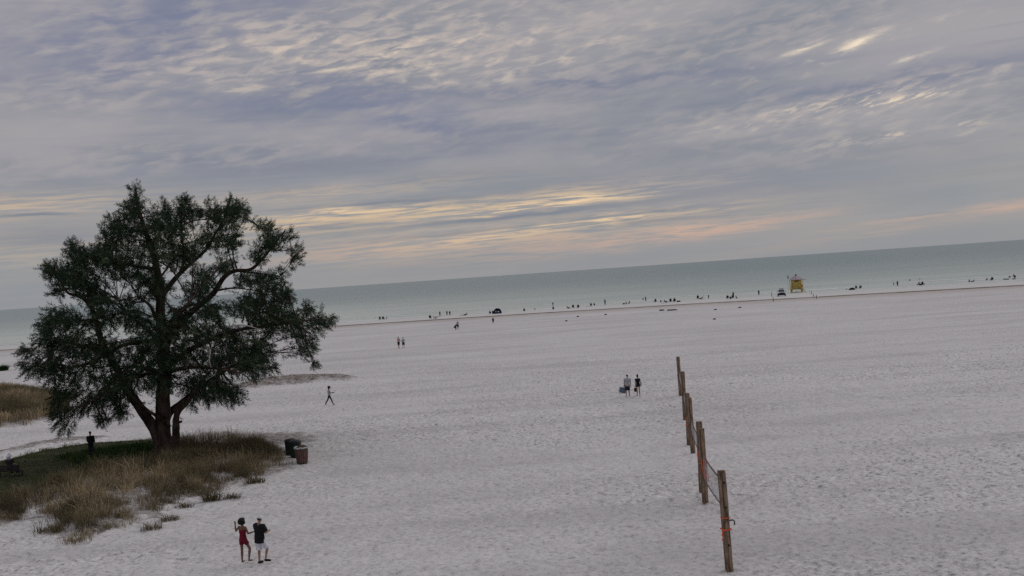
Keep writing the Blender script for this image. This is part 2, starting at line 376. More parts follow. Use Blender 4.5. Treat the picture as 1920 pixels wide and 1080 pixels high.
def sea_mat():
    m = bpy.data.materials.new('sea_water'); m.use_nodes = True; t = NT(m.node_tree); b = t.n['Principled BSDF']
    oc = t.new('ShaderNodeTexCoord').outputs['Object']
    mp = t.new('ShaderNodeMapping'); t.l.new(oc, mp.inputs[0]); mp.inputs['Scale'].default_value = (.10, .45, 1)
    mq = t.new('ShaderNodeMapping'); t.l.new(oc, mq.inputs[0]); mq.inputs['Scale'].default_value = (.006, .02, 1)
    A = t.new('ShaderNodeAttribute', attribute_name='shallow').outputs['Fac']
    c = t.mix(A, (.19, .255, .25, 1), (.54, .58, .50, 1))
    c = t.mix(t.m('MULTIPLY', t.ss(.4, .7, t.noise(mq.outputs[0], 1, 4, .6)), .35), c, (.19, .26, .255, 1))
    t.put(b.inputs['Base Color'], c); b.inputs['Roughness'].default_value = .32; b.inputs['IOR'].default_value = 1.33
    b.inputs['Specular IOR Level'].default_value = .42
    bn = t.new('ShaderNodeBump'); bn.inputs['Strength'].default_value = .9; bn.inputs['Distance'].default_value = .5
    t.l.new(t.noise(mp.outputs[0], 1, 5, .6), bn.inputs['Height']); t.l.new(bn.outputs[0], b.inputs['Normal'])
    return m
link('sea', me, sea_mat(), kind='structure')
# breaking foam: thin broken lines lying along the shore
V, Fq = [], []
for d0, w0, sdx, thr in ((-1.5, 1.8, 1, .25), (3.5, 2.2, 2, .42), (9, 2.4, 3, .50), (19.5, 2.2, 4, .58), (36.5, 2.4, 5, .62)):
    tt = np.linspace(-.62, .62, 900); prev = None
    yb = np.interp(tt, _bt, _br)+42+d0; xx = tt*yb; yy = yb+5*(fbm(xx/40, xx*0+sdx, 3, sdx)-.5)*(1 if d0 > 0 else .5)
    ww = w0*np.maximum(0, vnoise(xx/26, xx*0+3.3*sdx, sdx+40)-thr)*2.2*(.5+vnoise(xx/1.3, xx*0, sdx))
    for i in range(len(tt)):
        if ww[i] > .06:
            V += [(xx[i], yy[i]-ww[i]/2, SEA_Z+.05), (xx[i], yy[i], SEA_Z+.16), (xx[i], yy[i]+ww[i]/2, SEA_Z+.05)]; n = len(V)-3
            if prev is not None: Fq += [(prev, n, n+1, prev+1), (prev+1, n+1, n+2, prev+2)]
            prev = n
        else: prev = None
link('sea_foam', arrays_mesh('foam', V, Fq, True), mat('foam', (.74, .75, .73), .7, var=.1), kind='structure')
# ------------------------------------------------------------------ the big beach pine
M_BARK = mat('bark', (.070, .050, .041), .95, .1, var=.45, scale=3.2, bump=.9, bscale=7, stretch=(1, 1, .35))
M_DEAD = mat('dead_wood', (.36, .33, .30), .9, .1)
def foliage_mat(name, c0, c1, c2, tr=.12):
    m = bpy.data.materials.new(name); m.use_nodes = True; t = NT(m.node_tree); b = t.n['Principled BSDF']
    a = t.new('ShaderNodeAttribute', attribute_name='tone').outputs['Fac']
    c = t.mix(t.ss(0, .55, a), c0+(1,), c1+(1,)); c = t.mix(t.ss(.6, 1, a), c, c2+(1,))
    t.put(b.inputs['Base Color'], c); b.inputs['Roughness'].default_value = .85; b.inputs['Specular IOR Level'].default_value = .12
    tr_ = t.new('ShaderNodeBsdfTranslucent'); t.put(tr_.inputs[0], c); mx = t.new('ShaderNodeMixShader'); mx.inputs[0].default_value = tr
    t.l.new(b.outputs[0], mx.inputs[1]); t.l.new(tr_.outputs[0], mx.inputs[2]); t.l.new(mx.outputs[0], t.n['Material Output'].inputs[0])
    return m
M_NEEDLE = foliage_mat('pine_needles', (.016, .030, .016), (.030, .054, .029), (.080, .100, .054), .12)

def build_tree():
    base = P(312, 852); Zt = base.y; ppm = FPX/Zt
    hz = flat(312, 852)
    # local picture plane of the tree: x to the right, z up, metres from the trunk foot
    def L(px, py, dy=0.0):
        d = ray(px, py); t = (Zt+dy)/d.y; p = CAMP+d*t-base
        return Vector((p.x, dy, p.z))
    root = empty('beach_pine_tree', base, label='big dark green beach pine with a wide ragged crown, grassy mound at its foot', cat='tree')
    r = random.Random(11)
    limbs = []   # (points, radii)
    def limb(pts, r0, r1, dy0=0, dy1=0, sub=5):
        n = len(pts); P3 = [L(p[0], p[1], dy0+(dy1-dy0)*i/(n-1)) for i, p in enumerate(pts)]
        out = []
        for i in range(n-1):
            a = P3[max(i-1, 0)]; b = P3[i]; c = P3[i+1]; d = P3[min(i+2, n-1)]
            for j in range(sub):
                t = j/sub
                out.append(.5*((2*b)+(c-a)*t+(2*a-5*b+4*c-d)*t*t+(3*b-a-3*c+d)*t**3))
        out.append(P3[-1]); m = len(out)
        limbs.append((out, [r0+(r1-r0)*(i/(m-1))**.8 for i in range(m)])); return out
    trunk = limb([(310, 862), (309, 835), (306, 800), (305, 760), (308, 715), (308, 665), (303, 630), (301, 590), (301, 545), (294, 505), (284, 465), (270, 425), (258, 385), (255, 358)], .62, .04)
    limbs[0] = (trunk, [max(.04, .43+.5*math.exp(-i/2.0) if i < 12 else .43*(1-(i-12)/(len(trunk)-12))**.9+.03) for i in range(len(trunk))])
    limb([(301, 838), (290, 806), (270, 775), (248, 745), (230, 712), (208, 672), (190, 640), (180, 600), (168, 572), (150, 556), (127, 549), (112, 526)], .40, .05, 0, -1.5)
    limb([(318, 800), (297, 782), (275, 768), (256, 751), (238, 735)], .12, .07, -.3, -2)
    limb([(308, 795), (316, 776), (328, 765), (345, 751), (365, 735), (395, 712), (430, 690), (470, 665)], .30, .06, 0, 2)
    limb([(318, 850), (329, 828), (330, 805), (330, 785), (337, 768), (349, 757), (362, 738), (385, 705)], .30, .09, -.5, -2.2)
    limb([(331, 794), (341, 790)], .10, .07, -.8, -.8, 2)
    limb([(302, 610), (291, 594), (284, 577), (270, 563), (258, 556)], .16, .05, 0, -2)
    limb([(309, 650), (330, 612), (365, 580), (400, 550), (420, 520), (440, 508), (470, 505), (495, 482), (520, 450), (535, 432)], .26, .04, 0, 1)
    limb([(440, 508), (480, 512), (525, 518)], .07, .03, .6, 1)
    limb([(405, 545), (440, 540), (480, 545)], .08, .03, .5, 2)
    limb([(301, 560), (318, 535), (338, 512), (362, 490), (388, 466), (402, 440), (420, 410), (432, 372)], .20, .04, 0, 2)
    limb([(338, 512), (345, 485), (342, 450), (340, 405), (341, 372)], .12, .03, .6, -1)
    limb([(292, 505), (262, 500), (225, 494), (190, 490), (160, 480), (138, 462)], .13, .03, 0, -1.5)
    limb([(305, 640), (270, 640), (225, 650), (170, 680), (125, 690), (96, 688)], .17, .04, 0, -3)
    limb([(312, 690), (350, 660), (400, 635), (450, 618), (500, 612), (550, 604), (585, 600), (605, 598)], .20, .025, 0, -2)
    limb([(312, 700), (280, 700), (235, 715), (185, 745), (140, 768), (118, 790)], .15, .03, -.3, -4)
    limb([(208, 672), (160, 650), (120, 642), (95, 645)], .12, .03, -1, 1)
    limb([(180, 600), (150, 600), (110, 600), (90, 590)], .08, .03, -1.2, -2)
    limb([(309, 660), (320, 630), (330, 600), (360, 560)], .2, .07, 0, -5)
    limb([(312, 700), (345, 690), (400, 690), (450, 700)], .16, .05, 0, -5)
    limb([(309, 660), (280, 620), (240, 590), (220, 560)], .18, .05, 0, 5)
    limb([(308, 640), (330, 590), (370, 570), (410, 590)], .18, .05, 0, 6)
    limb([(305, 620), (300, 570), (290, 540), (330, 480)], .18, .05, 0, 4)
    limb([(312, 700), (270, 690), (230, 690), (200, 720)], .16, .05, 0, 6)
    # crown clumps in the picture plane: centre and half sizes in pixels
    C = """255,372,13,18 252,402,22,22 248,432,30,25 212,425,12,24 216,455,25,25 198,470,20,18 315,405,20,22 342,388,8,18 330,432,22,28 352,402,11,20 300,440,25,25 280,420,14,20
392,395,13,24 432,382,11,20 410,425,28,28 432,412,20,24 458,402,16,12 388,452,22,20 420,452,18,16 505,430,20,13 540,445,13,17 520,455,26,18 548,472,9,24 495,465,18,15 480,488,18,10
262,465,35,28 310,480,32,28 350,470,22,24 136,468,13,17 145,492,17,20 162,480,20,14 98,500,14,10 112,520,17,15 150,522,26,24 130,545,24,16 180,540,25,24 202,500,30,20 236,505,25,16
275,528,30,18 292,550,24,18 380,512,22,12 420,505,22,12 372,545,26,16 470,525,33,16 500,545,32,18 530,558,13,12 450,562,32,20 482,582,38,24 520,572,20,18 512,520,14,8
535,606,18,20 505,612,28,24 556,606,13,13 572,588,11,17 590,612,20,18 608,604,17,9 620,597,9,6 565,632,10,24 585,646,12,18 588,682,5,9 573,660,6,12
105,592,20,18 132,602,28,24 92,622,14,13 100,642,24,17 60,657,13,8 78,686,24,15 52,692,9,5 122,662,34,24 112,702,34,24 150,642,34,34 192,602,28,24 200,652,40,34 170,692,40,30 132,742,34,20 110,770,18,15 120,796,9,10 160,762,28,14 200,746,28,18 226,772,7,18 190,785,5,8
240,600,28,22 300,612,40,28 262,652,44,38 310,662,44,36 352,622,34,28 362,672,40,34 402,622,38,32 412,672,40,34 442,642,34,34 462,682,34,26 252,702,40,28 300,712,32,22 362,706,34,22 402,722,32,20 430,732,20,16 372,748,14,10 480,652,24,24 500,690,12,12 225,722,28,22 330,590,26,20 400,585,30,18 190,570,22,16 250,575,14,12""".split()
    clumps = [tuple(float(v) for v in c.split(',')) for c in C]
    ctr = L(300, 600)
    nodes = [(p, rd) for pts, rds in limbs[1:] for p, rd in zip(pts, rds)]+[(p, rd) for p, rd in list(zip(*limbs[0]))[14:]]
    sprays = []; twigs = MB(); tw = []
    for (cx, cy, rx, ry) in clumps:
        c0 = L(cx, cy)
        wid = max(0.0, 1-(((cx-305)/300)**2+((cy-620)/290)**2))
        depth = 5.6*math.sqrt(wid)
        nl = 1+int(depth > 1.6)+int(depth > 3.2)+int(depth > 4.4)
        for li in range(nl):
            dy = r.uniform(-1, 1)*.8 if nl == 1 else (-depth+2*depth*(li+r.uniform(.25, .75))/nl)
            jx = r.uniform(-.5, .5)*(nl > 1); jz = r.uniform(-.4, .4)*(nl > 1)
            c = L(cx, cy, dy); c = Vector((c.x+jx, dy, c.z+jz)); ax, az_ = (.78 if rx > 20 else .84)*rx/ppm, (.78 if rx > 20 else .84)*ry/ppm; ay = min(1.5, (ax+az_)*.55)
            # nearest limb point that lies lower or closer in
            best = min(nodes, key=lambda q: (q[0]-c).length+.5*max(0, (q[0]-c).length-2.2)+(1.2*max(0, q[0].z-c.z) if c.z > ctr.z-4.2 else 1.4*max(0, c.z+.9-q[0].z))+(3.5 if q[1] > .2 else 0))
            a = best[0]; mid = a.lerp(c, .55)+Vector((r.uniform(-.3, .3), r.uniform(-.3, .3), r.uniform(-.1, .5)))
            r0 = min(.055, best[1]*.6)
            n = 6; pts = [(a*(1-t)**2+mid*2*t*(1-t)+c*t*t) for t in [i/n for i in range(n+1)]]
            tw.append((pts, [r0*(1-.8*i/n)+.006 for i in range(n+1)]))
            for q in range(int(6*(c-a).length)):
                t = r.uniform(.3, 1); k_ = min(n-1, int(t*n)); pp = pts[k_].lerp(pts[k_+1], t*n-k_)
                sprays.append((pp+Vector((r.gauss(0, .13), r.gauss(0, .13), r.gauss(0, .13))), Vector((r.gauss(0, .6)+(c.x-ctr.x)*.06, r.gauss(0, .6), r.gauss(.1, .6))).normalized(), r.uniform(.35, .65), r.random()))
            ns = int(23+43*(ax*az_)**.9*(1.0 if nl == 1 else .8))
            for q in range(3):
                e = c+Vector((r.uniform(-1, 1)*ax*.8, r.uniform(-1, 1)*ay*.8, r.uniform(-.5, 1)*az_*.8))
                tw.append(([pts[3], pts[4].lerp(e, .5)+Vector((0, 0, .1)), e], [.025, .018, .008]))
            for q in range(ns):
                while True:
                    u = Vector((r.uniform(-1, 1), r.uniform(-1, 1), r.uniform(-1, 1)))
                    if u.length < 1: break
                u = u*(.55+.45*u.length)/max(u.length, .01)*u.length**.35
                p = c+Vector((u.x*ax, u.y*ay, u.z*az_))
                out = Vector((u.x*.8+(c.x-ctr.x)*.10, u.y*.8+(c.y-ctr.y)*.10, u.z*.5+.55+(c.z-ctr.z)*.06))
                if c.z < ctr.z+1.0 or r.random() < .12: out.z -= r.uniform(.4, 1.5)
                out += Vector((r.gauss(0, .35), r.gauss(0, .35), r.gauss(0, .35)))
                sprays.append((p, out.normalized(), r.uniform(.46, .86)*(.72 if min(rx, ry) < 15 else 1), r.random()))
    # spires and hanging tails that break the outline
    for x0, y0, x1, y1 in ((252, 412, 255, 354), (338, 425, 341, 370), (222, 445, 221, 398), (209, 445, 204, 406), (390, 435, 392, 376), (430, 425, 432, 366), (446, 432, 468, 394), (315, 432, 316, 388), (500, 455, 505, 420), (530, 462, 545, 434), (140, 492, 136, 458),
            (116, 522, 86, 494), (598, 606, 626, 594), (586, 640, 588, 688), (545, 460, 551, 502), (518, 572, 538, 548), (122, 772, 119, 806), (80, 684, 50, 692), (76, 660, 50, 656), (226, 755, 226, 790), (566, 610, 563, 655), (575, 600, 572, 566), (595, 605, 603, 575), (540, 600, 536, 632),
            (275, 430, 276, 396), (300, 440, 298, 402), (362, 430, 360, 392), (412, 420, 413, 382), (180, 490, 176, 462), (160, 500, 158, 474), (105, 600, 80, 590), (95, 625, 72, 618), (185, 770, 183, 800), (140, 775, 138, 803), (430, 735, 434, 758), (470, 690, 478, 715), (500, 640, 512, 668), (390, 740, 392, 766), (526, 470, 560, 468)):
        dy = r.uniform(-.8, .8); a, b = L(x0, y0, dy), L(x1, y1, dy); d = (b-a); ln = d.length; d.normalize()
        for q in range(int(16+14*ln)):
            t = r.random()**.9; wd = .19*(1-t)+.03
            sprays.append((a.lerp(b, t*1.04)+Vector((r.gauss(0, wd), r.gauss(0, wd), r.gauss(0, wd*.6))), (d+Vector((r.gauss(0, .45), r.gauss(0, .45), r.gauss(0, .3)))).normalized(), r.uniform(.30, .52)*(1-.35*t), r.random()))
        tw.append(([a-d*.3, a.lerp(b, .5), b], [.03, .018, .006]))
    # stray sprays so that the outline frays
    for lp, lr in limbs[1:]:
        for p, rd in zip(lp, lr):
            if rd < .13 and r.random() < .75:
                sprays.append((p+Vector((r.gauss(0, .2), r.gauss(0, .2), r.gauss(0, .2))), Vector((r.gauss(0, .6), r.gauss(0, .6), r.uniform(-.6, .9))).normalized(), r.uniform(.4, .8), r.random()))
    # a spray: a drooping twig with fine needles either side
    def proto(seed):
        q = random.Random(seed); V = []; T = []
        N = 17
        for i in range(N):
            t = (i+.6)/N; o = np.array((0, 0, t)); o = o+np.array((.06*math.sin(5*t+seed), .06*math.cos(4*t+seed), -.18*t*t))
            an = i*2.4+q.uniform(-.4, .4); sp = q.uniform(.45, 1.0)
            d = np.array((math.cos(an)*sp, math.sin(an)*sp, q.uniform(.35, .95))); d /= np.linalg.norm(d)
            ln = q.uniform(.26, .48)*(1.05-.45*t); tip = o+d*ln+np.array((0, 0, -.05))
            s = np.cross(d, (q.gauss(0, 1), q.gauss(0, 1), q.gauss(0, 1))); s /= np.linalg.norm(s)+1e-6; w = q.uniform(.017, .030)
            V += [o-s*w, o+s*w, (o+tip)/2+s*w*1.25, tip]; T += [0]*4
        V += [np.array((-.012, 0, 0)), np.array((.012, 0, 0)), np.array((.01, 0, .5)), np.array((0, 0, .95))]
        return np.array(V)
    protos = [proto(i) for i in range(9)]
    Vs, tone = [], []
    for i, (p, d, s, h) in enumerate(sprays):
        b = protos[i % 9]; z = np.array(d); x = np.cross((.3, .2, 1) if abs(d.z) < .9 else (1, 0, 0), z); x /= np.linalg.norm(x); y = np.cross(z, x)
        v = (b[:, :1]*x+b[:, 1:2]*y+b[:, 2:]*z)*s
        v[:, 2] -= .16*s*(np.hypot(v[:, 0], v[:, 1])/s)**1.5
        Vs.append(v+np.array(p)); tone.append(np.full(len(b), h**1.3))
    V = np.concatenate(Vs); F = np.arange(len(V)).reshape(-1, 4)
    me = arrays_mesh('crown', V, F); fattr(me, 'tone', np.concatenate(tone)); print('crown faces', len(F))
    link('crown', me, M_NEEDLE, root)
    tb = MB()
    for i, (pts, rds) in enumerate(limbs): tb.tube(pts, rds, 16 if i == 0 else 10, wob=.07 if i < 6 else .03)
    for k in range(9):   # root flare
        a = 2*math.pi*k/9+r.uniform(-.2, .2); e = r.uniform(1.0, 1.7)
        ca, sa = math.cos(a), math.sin(a)
        zz = lambda rr: gh(base.x+ca*rr, base.y+sa*rr)-base.z
        tb.tube([(ca*.25, sa*.25, .95), (ca*.55, sa*.55, .35), (ca*e*.75, sa*e*.75, zz(e*.75)+.08), (ca*e*1.2, sa*e*1.2, zz(e*1.2)-.06)], [.26, .22, .13, .05], 8, wob=.08)
    link('trunk', tb.mesh('trunk', True), M_BARK, root)
    bm_ = MB()
    for pts, rds in tw: bm_.tube(pts, rds, 4, caps=False)
    link('branches', bm_.mesh('branches', True), M_BARK, root)
    db = MB(); dp = [L(432, 612, -5.4), L(452, 609, -5.6), L(470, 612, -5.7), L(488, 618, -5.8)]; db.tube(dp, [.05, .045, .035, .015], 6); link('dead_branch', db.mesh('dead_branch', True), M_DEAD, root, label='bare bleached branch'); db = MB()
    dp = [L(395, 655, -5.2), L(392, 675, -5.6), L(396, 690, -5.8)]; db.tube(dp, [.03, .025, .012], 5)
    link('dead_branch', db.mesh('dead_branch', True), M_DEAD, root, label='hanging bare branch')
build_tree()

# ------------------------------------------------------------------ grasses
def blades(pos, hgt, wid, lean, n, tone, ang=None, droop=.5):
    """pos (N,3) roots; one curved blade each"""
    N = len(pos); a = rng.random(N)*2*np.pi if ang is None else ang+rng.normal(0, .6, N); L_ = lean*rng.random(N); h = hgt
    d = np.stack([np.cos(a), np.sin(a), np.zeros(N)], 1); s = np.stack([-np.sin(a+rng.normal(0, .8, N)), np.cos(a), np.zeros(N)], 1)
    up = np.array((0, 0, 1.0))
    p0 = pos; p1 = pos+up*(h*.55)[:, None]+d*(L_*h*.25)[:, None]; p2 = pos+up*(h*(1-droop*L_*.35))[:, None]+d*(L_*h*.85)[:, None]
    w = wid[:, None]
    V = np.stack([p0-s*w, p0+s*w, p1+s*w*.8, p1-s*w*.8, p2+s*w*.2, p2-s*w*.2], 1).reshape(-1, 3)
    b = np.arange(N)[:, None]*6; F = np.concatenate([b+np.array([[0, 1, 2, 3]]), b+np.array([[3, 2, 4, 5]])], 0)
    return V, F, np.repeat(tone, 6)
def scatter(poly, density, margin=0.0, ragged=1.5, exclude=None, clump=None):
    xs = [p[0] for p in poly]; ys = [p[1] for p in poly]
    A = (max(xs)-min(xs)+2)*(max(ys)-min(ys)+2); n = int(A*density)
    x = rng.uniform(min(xs)-1, max(xs)+1, n); y = rng.uniform(min(ys)-1, max(ys)+1, n)
    k = sdpoly(poly, x, y)+ragged*(fbm(x/1.3, y/1.3, 3, 51)-.5)*2 < margin
    if exclude is not None: k &= sdpoly(exclude, x, y)+ragged*(fbm(x/1.5, y/1.5, 3, 61)-.5)*1.6 > 0
    if clump: k &= fbm(x/clump[0], y/clump[0], 3, clump[2]) > clump[1]
    return x[k], y[k]
def grass(name, x, y, per, spread, h0, h1, w, lean, tonef, material, label, cat, thin=1.0, hf=None):
    n = len(x); hx = rng.uniform(h0, h1, n)*(hf(x, y) if hf is not None else 1); tn = tonef(x, y)
    ox = rng.normal(0, spread, n*per); oy = rng.normal(0, spread, n*per); X_ = np.repeat(x, per)+ox; Y_ = np.repeat(y, per)+oy
    pos = np.stack([X_, Y_, ground_np(X_, Y_)-.02], 1)
    V, F, T = blades(pos, np.repeat(hx, per)*rng.uniform(.55, 1.1, n*per), np.full(n*per, w)*rng.uniform(.7, 1.3, n*per), lean, 0, np.clip(np.repeat(tn, per)+rng.normal(0, .13, n*per), 0, 1), np.arctan2(oy, ox))
    me = arrays_mesh(name, V, F); fattr(me, 'tone', T); print(name, len(F))
    return link(name, me, material, label=label, cat=cat, kind='stuff')
M_LAWN = foliage_mat('lawn_blades', (.040, .066, .020), (.066, .100, .032), (.125, .122, .05), .2)
M_DRY = foliage_mat('dry_grass', (.10, .085, .05), (.25, .20, .12), (.60, .48, .31), .25)
M_LEAF = foliage_mat('leafy_plants', (.024, .050, .016), (.042, .082, .026), (.10, .125, .04), .25)
x, y = scatter(LAWN, 34, 0, 1.2)
grass('lawn_grass', x, y, 6, .10, .05, .13, .010, .8, lambda x, y: fbm(x/1.6, y/1.6, 3, 3)*1.3-.15, M_LAWN, 'short dark green lawn under and left of the big tree', 'grass')
x, y = scatter(ISLAND, 11, -.3, 2.3, LAWN, (1.0, .41, 71))
k = sdpoly(LITTER, x, y) > .2; x, y = x[k], y[k]
def dry_tone(x, y):
    t = sstep(.25, .8, fbm(x/1.2, y/1.2, 3, 91))*.66+.02+.25*(rng.random(len(x))-.5)
    for c, a, rr in ((flat(175, 935), .42, 2.4), (flat(335, 905), .38, 1.8), (flat(250, 945), .2, 2.0)): t = t+a*np.exp(-((x-c.x)**2+(y-c.y)**2)/rr**2)
    c = flat(450, 862); return t-.16*np.exp(-((x-c.x)**2+(y-c.y)**2)/16)
grass('dune_grass', x, y, 22, .17, .45, .95, .011, 1.25, dry_tone, M_DRY, 'tall dry tawny grass covering the sandy mound in front of the big tree', 'grass', hf=lambda x, y: .25+1.4*fbm(x/1.4, y/1.4, 3, 17)*sstep(.3, -2.6, sdpoly(ISLAND, x, y))+.15)
x, y = scatter(DUNE, 5.0, 0, 1.6)
grass('dune_grass', x, y, 16, .25, .5, 1.1, .022, .8, lambda x, y: sstep(.2, .8, fbm(x/2.6, y/2.6, 3, 15))*.8+.1+.3*(rng.random(len(x))-.5), M_DRY, 'golden dry grass on the low dune behind the tree at the left edge', 'grass')
x, y = scatter(gpoly([(122, 872), (200, 858), (285, 850), (312, 872), (275, 890), (165, 893)]), 22, 0, 1.3)
grass('leafy_ground_cover', x, y, 9, .13, .16, .42, .03, 1.0, lambda x, y: fbm(x/1.1, y/1.1, 3, 25)*1.2-.1, M_LEAF, 'dark green leafy ground cover just left of the tree foot', 'ground cover')
x, y = scatter(RIDGE, 4, 0, .5)
grass('ridge_grass', x, y, 5, .3, .05, .16, .02, 1.2, lambda x, y: fbm(x/3.0, y/3.0, 3, 15)*.5, M_DRY, 'sparse low dark growth on the far sand ridge right of the tree', 'ground cover')
def tuft(px, py, n, h, spread, label, tone=.3, mat_=None, w=.012, name='grass_tuft', cat='grass tuft', group='grass tufts on the sand'):
    p = P(px, py); xx = np.clip(rng.normal(0, spread*.55, n), -spread, spread); yy = np.clip(rng.normal(0, spread*.4, n), -spread*.7, spread*.7)
    zz = ground_np(xx+p.x, yy+p.y)-p.z-.02
    V, F, T = blades(np.stack([xx, yy, zz], 1), rng.uniform(.4, 1.1, n)*h, np.full(n, w), 1.9, 0, np.clip(tone+rng.normal(0, .18, n), 0, 1), np.arctan2(yy, xx))
    me = arrays_mesh(name, V, F); fattr(me, 'tone', T); o = link(name, me, mat_ or M_DRY); o.location = p
    return tag(o, label, cat, group)
tuft(397, 938, 260, .62, .38, 'darker upright grass tuft alone on the sand right of the dry mound', .12)
tuft(434, 934, 170, .34, .42, 'low flat grass tuft farthest right on the sand below the mound', .08)
tuft(346, 951, 130, .32, .38, 'small dark tuft on the sand just below the mound edge', .1)
tuft(318, 975, 150, .34, .36, 'low tuft at the lower right tip of the dry grass mound', .22)
tuft(478, 905, 240, .42, .5, 'wide sparse tuft on the sand below the bins', .12)
tuft(455, 893, 200, .5, .42, 'olive tuft at the sandy notch under the tall grass', .18)
tuft(374, 926, 120, .3, .3, 'short tuft between the mound edge and the upright tuft', .14)
tuft(285, 992, 150, .4, .4, 'straw tuft at the bottom edge of the dry mound', .3)
tuft(4, 695, 420, 1.1, .8, 'small dark bush at the left edge of the beach behind the dune', .02, M_LEAF, .05, 'low_shrub', 'shrub', None)
tuft(322, 869, 130, .7, .4, 'yellowish broad leaved clump at the foot of the trunk', .95, foliage_mat('yellow_leaves', (.10, .08, .035), (.22, .18, .08), (.34, .29, .15)), .045, 'leafy_clump', 'plant', None)
# ------------------------------------------------------------------ people
def remesh(mb, name, voxel, smooth=2):
    me = mb.mesh(name); o = bpy.data.objects.new('tmp', me); COL.objects.link(o)
    m = o.modifiers.new('r', 'REMESH'); m.mode = 'VOXEL'; m.voxel_size = voxel
    s = o.modifiers.new('s', 'SMOOTH'); s.iterations = smooth; s.factor = .5
    bpy.context.view_layer.update()
    ev = o.evaluated_get(bpy.context.evaluated_depsgraph_get()); out = bpy.data.meshes.new_from_object(ev); out.name = name
    bpy.data.objects.remove(o); bpy.data.meshes.remove(me)
    out.polygons.foreach_set('use_smooth', np.ones(len(out.polygons), bool)); return out
SKIN = {k: mat('skin_'+k, c, .6, .35, var=.06) for k, c in (('light', (.42, .27, .20)), ('tan', (.30, .175, .12)), ('brown', (.16, .085, .055)))}
CLOTH = {k: mat('cloth_'+k, c, .9, .15, var=.14, scale=9) for k, c in (('black', (.012, .012, .014)), ('dark', (.025, .025, .032)), ('red', (.15, .012, .024)), ('white', (.62, .63, .68)), ('grey', (.34, .33, .36)), ('pink', (.42, .26, .26)),
         ('navy', (.025, .035, .075)), ('blue', (.10, .15, .22)), ('teal', (.06, .11, .12)), ('maroon', (.06, .018, .022)), ('paleblue', (.35, .43, .52)), ('yellow', (.5, .33, .04)), ('brown', (.09, .06, .045)), ('orange', (.62, .10, .03)))}
HAIR = {k: mat('hair_'+k, c, .8, .3, var=.2) for k, c in (('black', (.010, .008, .008)), ('brown', (.035, .02, .014)), ('white', (.5, .49, .46)))}

